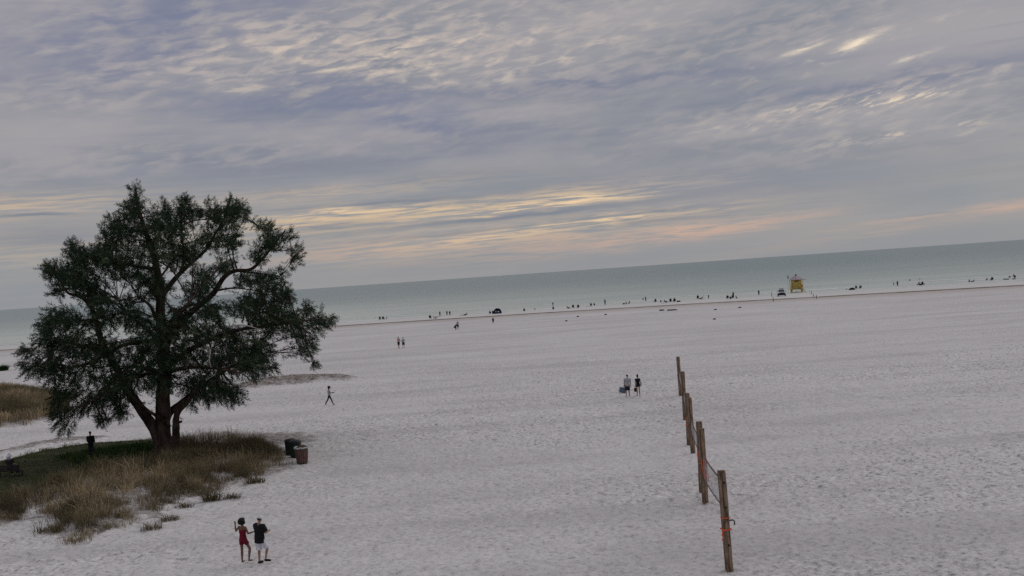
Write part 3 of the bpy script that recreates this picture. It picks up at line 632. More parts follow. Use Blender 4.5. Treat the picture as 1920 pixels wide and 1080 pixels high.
class Fig:
    """joints of a posed figure, facing +Y, right hand +X; heights for a 1.75 m adult"""
    def __init__(s, legs=((0, .05, 0), (0, .05, 0)), arms=((.1, .12, .15, 0), (.1, .12, .15, 0)), lean=0.0, hip=None, head=(0, 0), base='feet', side=0.0, slim=1.0):
        s.slim = slim; s.hip = Vector((0, 0, 0)); up = Vector((math.sin(side), math.sin(lean), math.cos(lean))).normalized()
        s.up = up; s.waist = s.hip+up*.17; s.chest = s.hip+up*.36; s.neck = s.hip+up*.53
        s.hd = s.neck+Vector((up.x*.6, up.y*.6+.0, 1)).normalized()*.15+Vector((0, .02+.10*head[1], 0)); s.turn = head[0]
        fw = Vector((0, math.cos(lean), -math.sin(lean)))
        s.sh, s.el, s.wr, s.hip2, s.kn, s.an, s.toe, s.fd = [], [], [], [], [], [], [], []
        for i, sx in enumerate((-1, 1)):
            sh = s.hip+up*.47+Vector((sx*.185*slim, 0, 0)); fl, ab, elb, inw = arms[i]
            d = Vector((sx*math.sin(ab), math.sin(fl)*math.cos(ab), -math.cos(fl)*math.cos(ab)))
            e = sh+d*.29; f2 = fl+elb
            d2 = Vector((sx*(math.sin(ab)*.4-inw), math.sin(f2), -math.cos(f2))).normalized()
            s.sh.append(sh); s.el.append(e); s.wr.append(e+d2*.25); s.fd.append(d2)
            h = s.hip+Vector((sx*.085, 0, -.03)); fl, ab, kn = legs[i]
            d = Vector((sx*math.sin(ab), math.sin(fl)*math.cos(ab), -math.cos(fl)*math.cos(ab)))
            k = h+d*.43; f2 = fl-kn; d2 = Vector((sx*math.sin(ab)*.5, math.sin(f2), -math.cos(f2))).normalized(); a = k+d2*.41
            s.hip2.append(h); s.kn.append(k); s.an.append(a)
            tf = max(-.9, min(.9, f2*.5)); s.toe.append(a+Vector((sx*.04, .16*math.cos(f2*.6), .16*math.sin(f2*.6)-.045)))
        if base == 'feet': low = min(min(a.z, t.z+.04) for a, t in zip(s.an, s.toe))-.085
        elif base == 'seat': low = -.13
        elif base == 'knees': low = min(min(a.z for a in s.an), min(k.z for k in s.kn))-.06
        else: low = -base
        s.off = Vector((0, 0, -low))
    def J(s, v): return v+s.off
    def body(s, fingers=False, hairmi=None):
        m = MB(); J = s.J; g = s.slim
        def lim(pts, r, n=10): m.tube([J(p) for p in pts], r, n)
        rt = lambda v: v
        u = s.up; q = Vector((0, 0, 1)).rotation_difference(u).to_matrix().to_4x4(); q.translation = J(s.hip)
        m.loft([(0, 0, -.10, .09*g, .08), (0, 0, -.04, .155*g, .115), (0, 0, .06, .158*g, .115), (0, 0, .17, .13*g, .095), (0, .0, .30, .155*g, .11), (0, 0, .40, .175*g, .115), (0, 0, .47, .15*g, .085), (0, 0, .52, .06, .055)], 16, M=q)
        lim([s.hip+u*.48, s.neck+u*.02, s.hd-Vector((0, .01, .02))], [.065, .054, .052])
        hc = J(s.hd); m.ball(hc+Vector((0, -.012, .035)), (.075, .092, .098), n=14); 
        ct, st = math.cos(s.turn), math.sin(s.turn); fr = Vector((st, ct, 0)); sd = Vector((ct, -st, 0))
        m.ball(hc+fr*.035+Vector((0, 0, -.04)), (.055, .055, .06), n=12)
        m.tube([hc+fr*.088+Vector((0, 0, .035)), hc+fr*.113+Vector((0, 0, -.008))], [.008, .016], 6)
        for sg in (-1, 1): m.ball(hc+sd*.078*sg+Vector((0, 0, .005)), (.016, .02, .03), n=8)
        for i, sx in enumerate((-1, 1)):
            lim([s.hip+u*.43+Vector((sx*.11*g, 0, 0)), s.sh[i], s.sh[i].lerp(s.el[i], .5), s.el[i], s.el[i].lerp(s.wr[i], .35), s.wr[i]], [.07*g, .060*g, .050*g, .040, .040, .027])
            d = s.fd[i]; w = s.wr[i]; lat = d.cross(Vector((0, 0, 1)) if abs(d.z) < .8 else Vector((0, 1, 0))).normalized(); nor = d.cross(lat)
            lim([w, w+d*.04, w+d*.085], [.026, .036, .03] if not fingers else [.024, .034, .030], 8)
            if fingers:
                for k, ln in enumerate((.062, .075, .070, .055)):
                    b = w+d*.082+lat*((k-1.5)*.019); m.tube([J(b-d*.02), J(b+d*ln*.55+nor*.004), J(b+d*ln*.95+nor*.022)], [.0100, .0092, .0080], 6)
                b = w+d*.03-lat*.03; m.tube([J(b), J(b+d*.03-lat*.02), J(b+d*.06-lat*.026+nor*.01)], [.013, .0105, .009], 6)
            else: lim([w+d*.08, w+d*.16], [.03, .018], 6)
            h, k, a, t = s.hip2[i], s.kn[i], s.an[i], s.toe[i]
            lim([h+Vector((0, 0, .03)), h, h.lerp(k, .45), k, k.lerp(a, .3), k.lerp(a, .7), a], [.085*g, .092*g, .075*g, .054, .056, .040, .034])
            heel = a-(t-a).normalized()*.03+Vector((0, 0, -.045)); lim([heel, a.lerp(t, .5)+Vector((0, 0, -.02)), t], [.036, .038, .026], 8)
        return m
    def face(s, parent):
        """eyes and mouth, small but there"""
        hc = s.J(s.hd); fr = Vector((math.sin(s.turn), math.cos(s.turn), 0)); sd = Vector((math.cos(s.turn), -math.sin(s.turn), 0))
        for sg in (-1, 1):
            b = MB(); b.ball(hc+fr*.075+sd*.03*sg+Vector((0, 0, .025)), .011, n=8); b.build('eye', HAIR['black'], parent, True)
        b = MB(); b.tube([hc+fr*.083-sd*.022+Vector((0, 0, -.052)), hc+fr*.091+Vector((0, 0, -.053)), hc+fr*.083+sd*.022+Vector((0, 0, -.052))], .006, 6); b.build('mouth', CLOTH['maroon'], parent, True)
    def top(s, sleeve=.55, hem=-.06, grow=.022, tank=False):
        m = MB(); q = Vector((0, 0, 1)).rotation_difference(s.up).to_matrix().to_4x4(); q.translation = s.J(s.hip); g = s.slim
        w = lambda a: a*g+grow
        secs = [(0, 0, hem, w(.155), .115+grow), (0, 0, .06, w(.155), .115+grow), (0, 0, .17, w(.138), .10+grow), (0, 0, .30, w(.158), .112+grow)]
        secs += [(0, 0, .38, w(.155), .105+grow)] if tank else [(0, 0, .40, w(.178), .115+grow), (0, 0, .475, w(.152), .085+grow), (0, 0, .50, .085, .07)]
        m.loft(secs, 18, M=q)
        if not tank:
            for i in range(2):
                sh, el, wr = s.J(s.sh[i]), s.J(s.el[i]), s.J(s.wr[i]); a = s.J(s.hip+s.up*.43+Vector(((-1, 1)[i]*.11*g, 0, 0)))
                if sleeve <= 1: m.tube([a, sh, sh.lerp(el, sleeve)], [.075*g+grow, .062*g+grow, .054*g+grow*1.3], 10)
                else: m.tube([a, sh, el, el.lerp(wr, min(1, sleeve-1))], [.075*g+grow, .064*g+grow, .046+grow, .034+grow], 10)
        return m
    def bottoms(s, length=.8, grow=.024, flare=0.0, waist=.12):
        m = MB(); q = Vector((0, 0, 1)).rotation_difference(s.up).to_matrix().to_4x4(); q.translation = s.J(s.hip); g = s.slim
        m.loft([(0, 0, -.10, .12*g+grow, .09+grow), (0, 0, -.03, .158*g+grow, .117+grow), (0, 0, .06, .158*g+grow, .115+grow), (0, 0, waist, .14*g+grow, .10+grow)], 18, M=q)
        for i in range(2):
            h, k, a = s.J(s.hip2[i]), s.J(s.kn[i]), s.J(s.an[i])
            if length <= 1: m.tube([h+Vector((0, 0, .03)), h, h.lerp(k, length*.6), h.lerp(k, length)], [.088*g+grow, .095*g+grow, .080*g+grow+flare*.5, .070*g+grow*1.3+flare], 12)
            else: m.tube([h+Vector((0, 0, .03)), h, h.lerp(k, .5), k, k.lerp(a, length-1)], [.088*g+grow, .095*g+grow, .078*g+grow, .056+grow, .042+grow], 12)
        return m
    def hair(s, style):
        m = MB(); hc = s.J(s.hd); fr = Vector((math.sin(s.turn), math.cos(s.turn), 0))
        if style == 'short': m.ball(hc-fr*.022+Vector((0, 0, .055)), (.084, .096, .090), n=14)
        elif style == 'bun':
            m.ball(hc-fr*.022+Vector((0, 0, .05)), (.088, .10, .095), n=14); m.ball(hc-fr*.06+Vector((0, 0, .15)), (.062, .062, .055), n=12); m.ball(hc-fr*.085+Vector((0, 0, .0)), (.07, .055, .07), n=12)
        elif style == 'bob':
            m.ball(hc-fr*.03+Vector((0, 0, .05)), (.135, .135, .115), n=14); m.ball(hc-fr*.06+Vector((0, 0, -.03)), (.145, .10, .095), n=14)
            for k in range(14): a = k*2.4; m.ball(hc-fr*.03+Vector((.12*math.cos(a), .10*math.sin(a), .02+.09*math.sin(k*1.3))), .045, n=8)
        elif style == 'long':
            m.ball(hc-fr*.025+Vector((0, 0, .05)), (.088, .10, .095), n=14); m.tube([hc-fr*.07, hc-fr*.1+Vector((0, 0, -.14)), hc-fr*.11+Vector((0, 0, -.27))], [.085, .08, .05], 10)
        return m
    def cap(s, brim=True):
        m = MB(); hc = s.J(s.hd); fr = Vector((math.sin(s.turn), math.cos(s.turn), 0))
        m.ball(hc-fr*.012+Vector((0, 0, .075)), (.091, .102, .078), n=14)
        if brim: m.tube([hc+fr*.05+Vector((0, 0, .07)), hc+fr*.16+Vector((0, 0, .055))], [.066, .045], 12)
        return m

PEOPLE_MESH = {}
def person(px, py, fig, yaw, label, height=1.75, skin='tan', top=None, bot=None, hair=('short', 'black'), cap=None, fingers=False, voxel=.02, group=None, foot_skin=None, loc=None, **extra):
    p = P(px, py) if loc is None else Vector(loc); k = height/1.75
    e = empty('person', p, -yaw, label=label, cat='person', group=group); e.scale = (k, k, k)
    link('body', remesh(fig.body(fingers), 'body', voxel if not fingers else .009), SKIN[skin], e)
    if fingers: fig.face(e)
    v = max(voxel, .012)
    if bot: link(bot[2] if len(bot) > 2 else 'shorts', remesh(fig.bottoms(**bot[1]), 'bottoms', v), CLOTH[bot[0]], e)
    if top: link(top[2] if len(top) > 2 else 'shirt', remesh(fig.top(**top[1]), 'top', v), CLOTH[top[0]], e)
    if hair: link('hair', remesh(fig.hair(hair[0]), 'hair', v), HAIR[hair[1]], e)
    if cap: link('cap', remesh(fig.cap(), 'cap', v), CLOTH[cap], e)
    return e
# --- the two in the foreground
fw = Fig(legs=((.0, .03, .05), (.42, .16, .72)), arms=((.15, .85, 2.85, .12), (.35, .12, 1.3, -.3)), head=(.7, 0), slim=.86)
w_ = person(459, 1056, fw, R(28), 'woman in a short red dress with dark curly hair, left hand raised beside her head', 1.68, 'brown', None, None, ('bob', 'black'), fingers=True)
md = fw.top(tank=True, grow=.014); b2 = fw.bottoms(.46, .018, .012); md.add(b2.v, b2.f)
for sg in (-1, 1):
    q = fw.J(fw.hip); u = fw.up; md.tube([q+u*.36+Vector((sg*.085, -.11, 0)), q+u*.46+Vector((sg*.085, -.075, 0)), q+u*.50+Vector((sg*.085, 0, 0)), q+u*.44+Vector((sg*.085, .10, 0)), q+u*.36+Vector((sg*.085, .118, 0))], .014, 6)
link('dress', remesh(md, 'dress', .012), CLOTH['red'], w_)
fm = Fig(legs=((.05, .04, .1), (.55, .10, .85)), arms=((.35, .1, 1.2, .5), (.30, .2, 1.35, .55)), lean=.04, head=(-.35, .2), slim=1.06)
m_ = person(490, 1057, fm, R(40), 'man in a black T-shirt, white shorts and pale cap walking beside the woman in red', 1.76, 'tan', ('black', dict(sleeve=.8, hem=-.17, grow=.058)), ('white', dict(length=.98, grow=.030, waist=.06)), ('short', 'brown'), 'white', True)
for i in range(2):
    b = MB(); a, t = fm.J(fm.an[i]), fm.J(fm.toe[i]); d = (t-a).normalized(); b.tube([a-d*.05+Vector((0, 0, -.055)), a.lerp(t, .5)+Vector((0, 0, -.03)), t+d*.04+Vector((0, 0, -.01))], [.045, .05, .036], 10); link('shoe', remesh(b, 'shoe', .012), CLOTH['black'], m_)
# --- woman walking past the ridge
f = Fig(legs=((-.38, .02, .22), (.42, .02, .12)), arms=((.2, .12, 1.3, .15), (.45, .05, 1.25, .1)), head=(.1, .35), slim=.82)
person(618.5, 760, f, R(78), 'person with big dark hair and pale top walking right, reading something held in front', 1.68, 'brown', ('grey', dict(sleeve=.5)), ('black', dict(length=1.9, grow=.008), 'leggings'), ('bob', 'black'), fingers=True)
# --- the pair carrying beach things
f = Fig(legs=((-.22, .03, .25), (.25, .03, .12)), arms=((.15, .25, .25, 0), (.05, .14, .2, 0)), lean=.16, side=.05, head=(.25, .2))
pa = person(1177.5, 744, f, R(12), 'person in a grey striped shirt leaning forward, blue chair on the left arm', 1.74, 'tan', ('grey', dict(sleeve=.6, hem=-.12, grow=.035)), ('dark', dict(length=.95, grow=.03)), ('short', 'black'), fingers=True)
hw = pa.matrix_basis @ f.J(f.wr[0]+f.fd[0]*.08)
f2 = Fig(legs=((.12, .02, .08), (-.12, .02, .12)), arms=((.12, .16, .15, 0), (.05, .2, .35, 0)), head=(-.1, .05), slim=.84)
pb = person(1197.5, 743, f2, R(6), 'person all in black with a small shoulder bag, walking right of the grey shirt', 1.66, 'tan', ('black', dict(sleeve=.35, hem=-.16, grow=.025)), ('black', dict(length=.35, grow=.02)), ('bun', 'black'), fingers=True)
def carried(name, label, cat, at, build):
    e = empty(name, at, 0, label=label, cat=cat); build(e); return e
M_CANV = mat('canvas_blue', (.14, .18, .24), .85, .2, var=.3, scale=9, stretch=(1, 1, 6)); M_CANV2 = mat('canvas_pale', (.42, .50, .58), .85, .2)
M_FRAME = mat('alu_frame', (.55, .56, .58), .4, .5, metal=.6)
def bch(e):
    b = MB(); b.box((-.14, 0, -.32), (.50, .035, .44), Matrix.Rotation(.25, 3, 'Y')); b.build('canvas', M_CANV, e, bevel=.008)
    b = MB(); b.box((-.20, .05, -.30), (.46, .03, .46), Matrix.Rotation(.3, 3, 'Y')); b.build('back_canvas', M_CANV2, e, bevel=.008)
    b = MB()
    for z in (-.10, -.56): b.bar((-.42, -.03, z+.0), (.13, -.03, z), .022)
    for xx in (-.40, .10): b.bar((xx, -.03, -.60), (xx, -.03, -.08), .022)
    b.tube([(-.02, -.03, -.09), (-.01, -.01, 0), (.05, -.03, -.09)], .012, 6); b.build('frame', M_FRAME, e)
carried('folded_beach_chair', 'folded blue beach chair carried by the person in the grey shirt', 'beach chair', hw, bch)
hb = pb.matrix_basis @ f2.J(f2.wr[0]+f2.fd[0]*.08)
def bag(e):
    b = MB(); b.loft([(0, 0, -.44, .08, .06), (0, 0, -.40, .11, .09), (0, 0, -.24, .12, .09), (0, 0, -.13, .08, .06)], 14); b.build('bag_body', CLOTH['black'], e, True)
    b = MB(); b.tube([(-.06, 0, -.15), (-.03, 0, -.02), (.0, 0, .01), (.03, 0, -.02), (.06, 0, -.15)], .011, 6); b.build('handle', CLOTH['dark'], e)
carried('hand_bag', 'black bag hanging from the left hand of the person in black', 'bag', hb, bag)
sb = pb.matrix_basis @ (f2.J(f2.hip)+Vector((.21, -.06, .1)))
def sbag(e):
    b = MB(); b.box((.03, 0, -.02), (.13, .26, .30), taper=.85); b.build('bag_body', CLOTH['grey'], e, bevel=.03)
    b = MB(); b.tube([(.03, 0, .12), (-.03, .02, .28), (-.12, .06, .42)], .014, 6); b.build('strap', CLOTH['dark'], e)
carried('shoulder_bag', 'grey shoulder bag at the right hip of the person in black', 'bag', sb, sbag)
# --- lawn figures
f = Fig(legs=((.05, .04, .06), (-.03, .06, .05)), arms=((.15, .1, .55, .15), (.2, .1, .6, .15)), head=(.1, .25), slim=.94)
e = person(172, 857, f, R(-8), 'person in a dark jacket seen from behind, standing on the lawn left of the tree', 1.60, 'tan', ('black', dict(sleeve=1.9, hem=-.16, grow=.035), 'jacket'), ('dark', dict(length=1.85, grow=.022), 'trousers'), ('short', 'black'), fingers=True)
for i in range(2):
    b = MB(); a, t = f.J(f.an[i]), f.J(f.toe[i]); d = (t-a).normalized(); b.tube([a-d*.05+Vector((0, 0, -.05)), a.lerp(t, .5)+Vector((0, 0, -.03)), t+d*.04], [.045, .05, .036], 10); link('shoe', remesh(b, 'shoe', .012), CLOTH['white'], e)
# bench with a seated person
M_BENCH = mat('bench_slats', (.030, .026, .024), .7, .3, var=.3, scale=5, stretch=(1, 8, 8)); M_CONC = mat('pale_concrete', (.40, .40, .38), .9, .1)
bp = P(18, 894); be = empty('park_bench', bp, R(-4), label='dark slatted park bench on the lawn at the left edge, seen from behind', cat='bench'); be.scale = (.95, .9, .82)
b = MB()
for k in range(4): b.box((0, -.26-.018*k, .50+k*.115), (1.75, .03, .095), Matrix.Rotation(.12, 3, 'X'))
b.build('backrest', M_BENCH, be, bevel=.006)
b = MB()
for k in range(4): b.box((0, -.19+k*.125, .43), (1.75, .105, .035))
b.build('seat', M_BENCH, be, bevel=.006)
for sx in (-.72, .72):
    b = MB(); b.box((sx, .18, .205), (.07, .07, .41)); b.box((sx, -.22, .205), (.07, .07, .41)); b.bar((sx, -.23, .40), (sx, -.34, .90), .05, .06); b.box((sx, -.02, .385), (.06, .42, .05)); b.build('leg', M_BENCH, be, bevel=.008)
f = Fig(legs=((1.45, .1, 1.4), (1.45, .12, 1.35)), arms=((.4, .15, .9, .2), (.4, .15, .9, .2)), lean=-.06, base='seat')
e = person(0, 0, f, R(4), 'person in a dark top and white sun hat sitting on the park bench', 1.68, 'light', ('dark', dict(sleeve=.6)), ('dark', dict(length=1.8, grow=.02), 'trousers'), ('short', 'white'), loc=bp+Vector((.06, 0, .40)), fingers=True)
b = MB(); hc = f.J(f.hd)
b.loft([(hc.x, hc.y, hc.z+.02, .19, .20), (hc.x, hc.y, hc.z+.06, .15, .16), (hc.x, hc.y, hc.z+.10, .105, .115), (hc.x, hc.y, hc.z+.20, .075, .08), (hc.x, hc.y, hc.z+.235, .03, .03)], 18)
b.loft([(hc.x, hc.y-.07, hc.z-.14, .13, .05), (hc.x, hc.y-.06, hc.z+.06, .11, .09)], 14); b.build('sun_hat', CLOTH['white'], e, True)
# ------------------------------------------------------------------ people on the beach, farther off
FIG = {
 'stand': Fig(arms=((.1, .14, .2, .1), (.05, .14, .25, .1))), 'stand2': Fig(legs=((.12, .05, .1), (-.12, .06, .05)), arms=((.4, .2, 1.2, .4), (.1, .15, .3, 0))),
 'hug': Fig(legs=((.06, .05, .06), (-.05, .05, .05)), arms=((.3, .1, .7, .3), (.35, .25, .9, .3)), head=(.5, .1)), 'walk': Fig(legs=((-.35, .03, .3), (.35, .03, .1)), arms=((.35, .12, .3, 0), (-.3, .12, .3, 0)), lean=.05),
 'sit': Fig(legs=((1.25, .2, .5), (1.35, .15, .9)), arms=((.5, .15, .6, .1), (.5, .15, .6, .1)), lean=-.12, base='seat'),
 'knees': Fig(legs=((2.1, .12, 2.35), (2.1, .14, 2.3)), arms=((.9, .1, .7, .3), (.9, .1, .7, .3)), lean=.3, base='seat'),
 'chair': Fig(legs=((1.35, .1, 1.0), (1.35, .1, .95)), arms=((.35, .2, 1.0, .1), (.35, .2, 1.0, .1)), lean=-.3, base=.42),
 'recline': Fig(legs=((1.9, .05, .25), (2.2, .1, 1.25)), arms=((-.6, .3, .2, 0), (-.6, .3, .2, 0)), lean=-.75, base='seat'),
 'crouch': Fig(legs=((1.9, .12, 2.3), (1.2, .15, 2.2)), arms=((1.1, .1, .4, .1), (1.1, .1, .3, .1)), lean=.75),
 'wade': Fig(legs=((.1, .05, .1), (-.1, .05, .1)), arms=((.1, .5, .3, 0), (.1, .5, .3, 0))),
}
_cache = {}
def far(px, py, pose, yaw, label, h=1.72, skin='tan', top=None, bot=None, hair='black', cap=None, group=None, voxel=.035, loc=None, sleeve=.6, leg=.9, hs='short'):
    f = FIG[pose]; p = P(px, py) if loc is None else loc; k = h/1.75
    e = empty('person', p, -R(yaw), label=label, cat='person', group=group); e.scale = (k, k, k)
    def get(key, fn):
        if key not in _cache: _cache[key] = remesh(fn(), key[0], voxel, 1)
        me = _cache[key].copy(); return me
    link('body', get(('body', pose), f.body), SKIN[skin], e)
    if bot: link('trousers' if leg > 1 else 'shorts', get(('bottoms', pose, leg), lambda: f.bottoms(leg, .035)), CLOTH[bot], e)
    if top: link('shirt', get(('top', pose, sleeve), lambda: f.top(sleeve, -.08, .035)), CLOTH[top], e)
    if hair: link('hair', get(('hair', pose, hs), lambda: f.hair(hs)), HAIR[hair], e)
    if cap: link('cap', get(('cap', pose), f.cap), CLOTH[cap], e)
    return e
def beach_chair(px, py, yaw, label, col='dark'):
    e = empty('beach_chair', P(px, py), -R(yaw), label=label, cat='beach chair', group='low beach chairs by the water')
    b = MB(); b.box((0, .05, .30), (.56, .50, .04), Matrix.Rotation(.12, 3, 'X')); b.build('seat', CLOTH[col], e)
    b = MB(); b.box((0, -.33, .58), (.56, .04, .66), Matrix.Rotation(.38, 3, 'X')); b.build('backrest', CLOTH[col], e)
    for sx in (-.29, .29):
        b = MB(); b.bar((sx, .30, 0), (sx, -.12, .50), .03); b.bar((sx, -.30, 0), (sx, .12, .5), .03); b.bar((sx, -.25, .5), (sx, .25, .5), .045, .03); b.build('leg', M_FRAME, e)
    return e
def on_chair(px, py, yaw, label, clabel, col='dark', **k):
    c = beach_chair(px, py, yaw, clabel, col); return far(px, py, 'chair', yaw, label, loc=Vector(c.location), **k)

G = 'people along the water'
far(748, 653.5, 'hug', 40, 'pale topped person in dark shorts, taller left one of the pair on open sand', 1.82, 'light', 'pink', 'black', voxel=.025)
far(757, 653, 'hug', -30, 'person in a pale top and black shorts, shorter right one of the pair', 1.68, 'light', 'grey', 'black', voxel=.025)
far(859, 618, 'stand2', -150, 'standing person in a dusty pink top and black shorts beside a crouching one', 1.74, 'light', 'pink', 'black', voxel=.025)
far(852.5, 619, 'crouch', 60, 'dark clothed person crouching on the sand left of the pink top', 1.72, 'tan', 'black', 'black', sleeve=1.8, leg=1.8, voxel=.025)
far(925, 608, 'walk', 10, 'lone dark clothed person with pale legs walking toward the blue tent', 1.5, 'light', 'black', 'black', leg=.6, voxel=.025)
far(60, 643.5, 'stand', 30, 'far dark figure standing at the water left of the tree', 1.72, 'tan', 'dark', 'dark', group=None)
far(629, 615.5, 'stand', -60, 'grey figure standing by the wrack line at the tip of the right branch', 1.72, 'tan', 'grey', 'grey', leg=1.8)
on_chair(712.5, 599.5, 170, 'leftmost dark figure of the three seated near the shore right of the tree', 'low chair under the leftmost of three seated near the tree', top='dark', bot='dark')
on_chair(719, 599.5, 20, 'middle figure in black of the three seated near the shore right of the tree', 'low chair under the middle of three seated near the tree', top='black', bot='black')
far(725, 598.5, 'sit', -80, 'pale topped figure on the sand, right one of the three near the tree', top='grey', bot='dark', skin='light')
on_chair(807, 597.8, 10, 'figure in black seated upright, left of the leaning grey one', 'low chair under the black figure left of the leaning grey one', top='black', bot='black')
far(816, 597.5, 'recline', 85, 'grey clothed figure leaning back on the sand with one knee up', top='grey', bot='brown')
far(825, 592.6, 'stand', 0, 'dark slim figure standing beside a dark towel at the water', 1.5, top='teal', bot='dark', leg=1.8)
far(838.3, 591.6, 'stand', 5, 'left one of two dark figures standing together at the water', 1.45, top='dark', bot='black', leg=1.8)
far(843.6, 591.6, 'walk', -5, 'right one of two dark figures standing side by side at the water', 1.45, top='black', bot='black', leg=1.8)
far(873, 591.2, 'recline', -85, 'figure lying back by the water, legs to the left, left of the tent', top='dark', bot='maroon')
far(918, 588, 'knees', 40, 'dark figure sitting hunched just left of the blue tent', top='dark', bot='dark', sleeve=1.8, leg=1.8)
far(983, 583.3, 'knees', 0, 'dark figure sitting alone right of the blue tent', 1.8, top='black', bot='black', sleeve=1.8, leg=1.8)
far(1003, 581, 'sit', 180, 'small grey figure sitting at the edge of the foam', 1.2, top='grey', bot='grey')
far(1037, 575, 'stand', 0, 'slim grey figure standing behind a seated dark one at the water', 1.5, top='teal', bot='grey', leg=1.8)
far(1037, 580, 'knees', 20, 'dark figure seated in front of the slim standing one', 1.75, top='black', bot='dark')
far(1066, 578.5, 'recline', 100, 'dark reclining figure, left of three together midway along the shore', top='black', bot='black')
on_chair(1075, 578, 15, 'dark figure in a low chair, middle of three together midway along the shore', 'low chair in the middle of the three midway along the shore', top='dark', bot='dark')
on_chair(1084, 578, -10, 'dark figure with a white cap, right of three together midway along the shore', 'low chair under the figure with a white cap', top='black', bot='black', cap='white')
far(1108, 573.3, 'knees', 10, 'bulky black figure sitting on a mat by the water', 1.85, top='black', bot='black', sleeve=1.8, leg=1.8)
far(1114.3, 573, 'sit', 20, 'slim brown figure sitting right of the bulky black one', 1.7, top='brown', bot='dark')
far(1134.6, 572, 'stand2', 0, 'tall blue grey figure standing alone at the water midway along the shore', 1.75, top='blue', bot='blue', leg=1.8)
far(1110, 549.5, 'wade', 0, 'bather standing far out in the sea', 1.7, top=None, bot='dark')
far(1174, 570, 'sit', 60, 'left one of two small grey figures sitting by the foam', 1.6, top='grey', bot='dark')
far(1180, 569.3, 'sit', -60, 'right one of two small grey figures sitting by the foam', 1.6, top='dark', bot='grey')
far(1206, 564.8, 'stand', 30, 'small child standing in the shallows left of a bigger dark figure', 1.1, top='dark', bot='dark')
far(1211, 565, 'stand2', -40, 'dark figure standing in the shallows right of a small child', 1.5, top='black', bot='black', leg=1.8)
on_chair(1229, 567, 0, 'dark figure on a low chair, left end of the crowded group', 'low chair at the left end of the crowded group', top='dark', bot='dark')
far(1239, 566.8, 'knees', 20, 'small dark figure sitting low in the crowded group', 1.4, top='dark', bot='teal')
far(1248.5, 567.2, 'recline', 120, 'dark figure reclining with legs to the right in the crowded group', 1.8, top='black', bot='black')
on_chair(1257.5, 567, 10, 'black figure on a chair, left of the two big ones in the crowded group', 'chair under the left of the two big black figures', 'black', top='black', bot='black', h=1.9)
on_chair(1264.5, 566.6, -15, 'black figure on a chair, right of the two big ones in the crowded group', 'chair under the right of the two big black figures', 'black', top='black', bot='dark', h=1.9)
on_chair(1308.5, 560.5, 0, 'dark figure seated upright, just left of a bare stretch of foam', 'dark chair left of a bare stretch of foam', 'black', top='black', bot='black', h=1.9)
far(1314.5, 561, 'recline', -60, 'dark figure lying low right of the upright seated one', top='dark', bot='dark')
far(1328.7, 559.8, 'stand', 0, 'thin dark child standing alone at the foam', 1.15, top='dark', bot='dark', leg=1.8)
on_chair(1364, 560.6, 0, 'dark figure on a chair at the left of a cluster with one standing', 'chair at the left of the cluster with one standing', top='black', bot='black')
far(1369, 560.4, 'knees', 30, 'dark figure sitting low in the middle of the cluster with one standing', 1.6, top='dark', bot='maroon')
on_chair(1373.5, 560, -10, 'dark figure on a chair beneath the standing one of the cluster', 'chair beneath the standing one of the cluster', top='black', bot='dark')
far(1375.2, 557.5, 'stand', 0, 'slim dark figure standing up behind the cluster', 1.6, top='dark', bot='dark', leg=1.8)
far(1380.5, 559.5, 'sit', 90, 'dark figure sitting at the right end of the cluster with one standing', 1.6, top='dark', bot='dark')
far(1423, 553.6, 'stand', 180, 'dark figure standing alone left of the white vehicle', 1.55, top='black', bot='black', leg=1.8)
on_chair(1605.5, 542, 20, 'left one of two teal grey figures on chairs right of the tower', 'chair under the left of two right of the tower', 'teal', top='teal', bot='dark')
on_chair(1613, 541.6, -10, 'right one of two teal grey figures on chairs right of the tower', 'chair under the right of two right of the tower', 'teal', top='teal', bot='dark')
far(1676, 536, 'stand2', 60, 'small grey child standing left of a dark adult at the water', 1.15, top='grey', bot='dark')
far(1683, 536.6, 'stand', 180, 'dark adult standing beside a small grey child at the water', 1.6, top='black', bot='maroon', leg=1.8)
far(1706, 530, 'wade', 0, 'grey bather standing in the shallows right of the adult with child', 1.2, top='teal', bot='grey')
far(1725, 527.5, 'wade', 0, 'grey bather standing in the water behind two seated figures', 1.1, top='grey', bot='dark')
on_chair(1722.5, 535.2, -75, 'black figure seated at left, facing another across a cooler', 'chair at left of a small cooler', 'black', top='black', bot='black')
on_chair(1731, 534.8, 75, 'black figure seated at right, facing another across a cooler', 'chair at right of a small cooler', 'black', top='black', bot='black')
far(1817.5, 529.3, 'sit', -85, 'dark figure sitting with legs to the left beside a reclining one', top='black', bot='dark')
far(1823.5, 529.2, 'recline', -80, 'dark figure reclining right of the one with legs to the left', top='dark', bot='black')
far(1850.5, 526.4, 'sit', -85, 'dark maroon figure sitting with legs out, near the right of the shore', top='maroon', bot='black')
on_chair(1859.5, 526.2, -20, 'black figure on a chair right of the maroon one', 'chair right of the maroon figure', 'black', top='black', bot='black')
far(1893.5, 522.8, 'knees', 20, 'black hunched figure sitting among bags close to the right edge', 1.9, top='black', bot='black', sleeve=1.8, leg=1.8)
far(1904.5, 522.5, 'crouch', -60, 'black kneeling figure rightmost on the shore', 1.85, top='black', bot='black', sleeve=1.8, leg=1.8)
far(1537, 521, 'wade', 0, 'bather far out in the sea right of the tower', 1.5, top='dark', bot='dark')

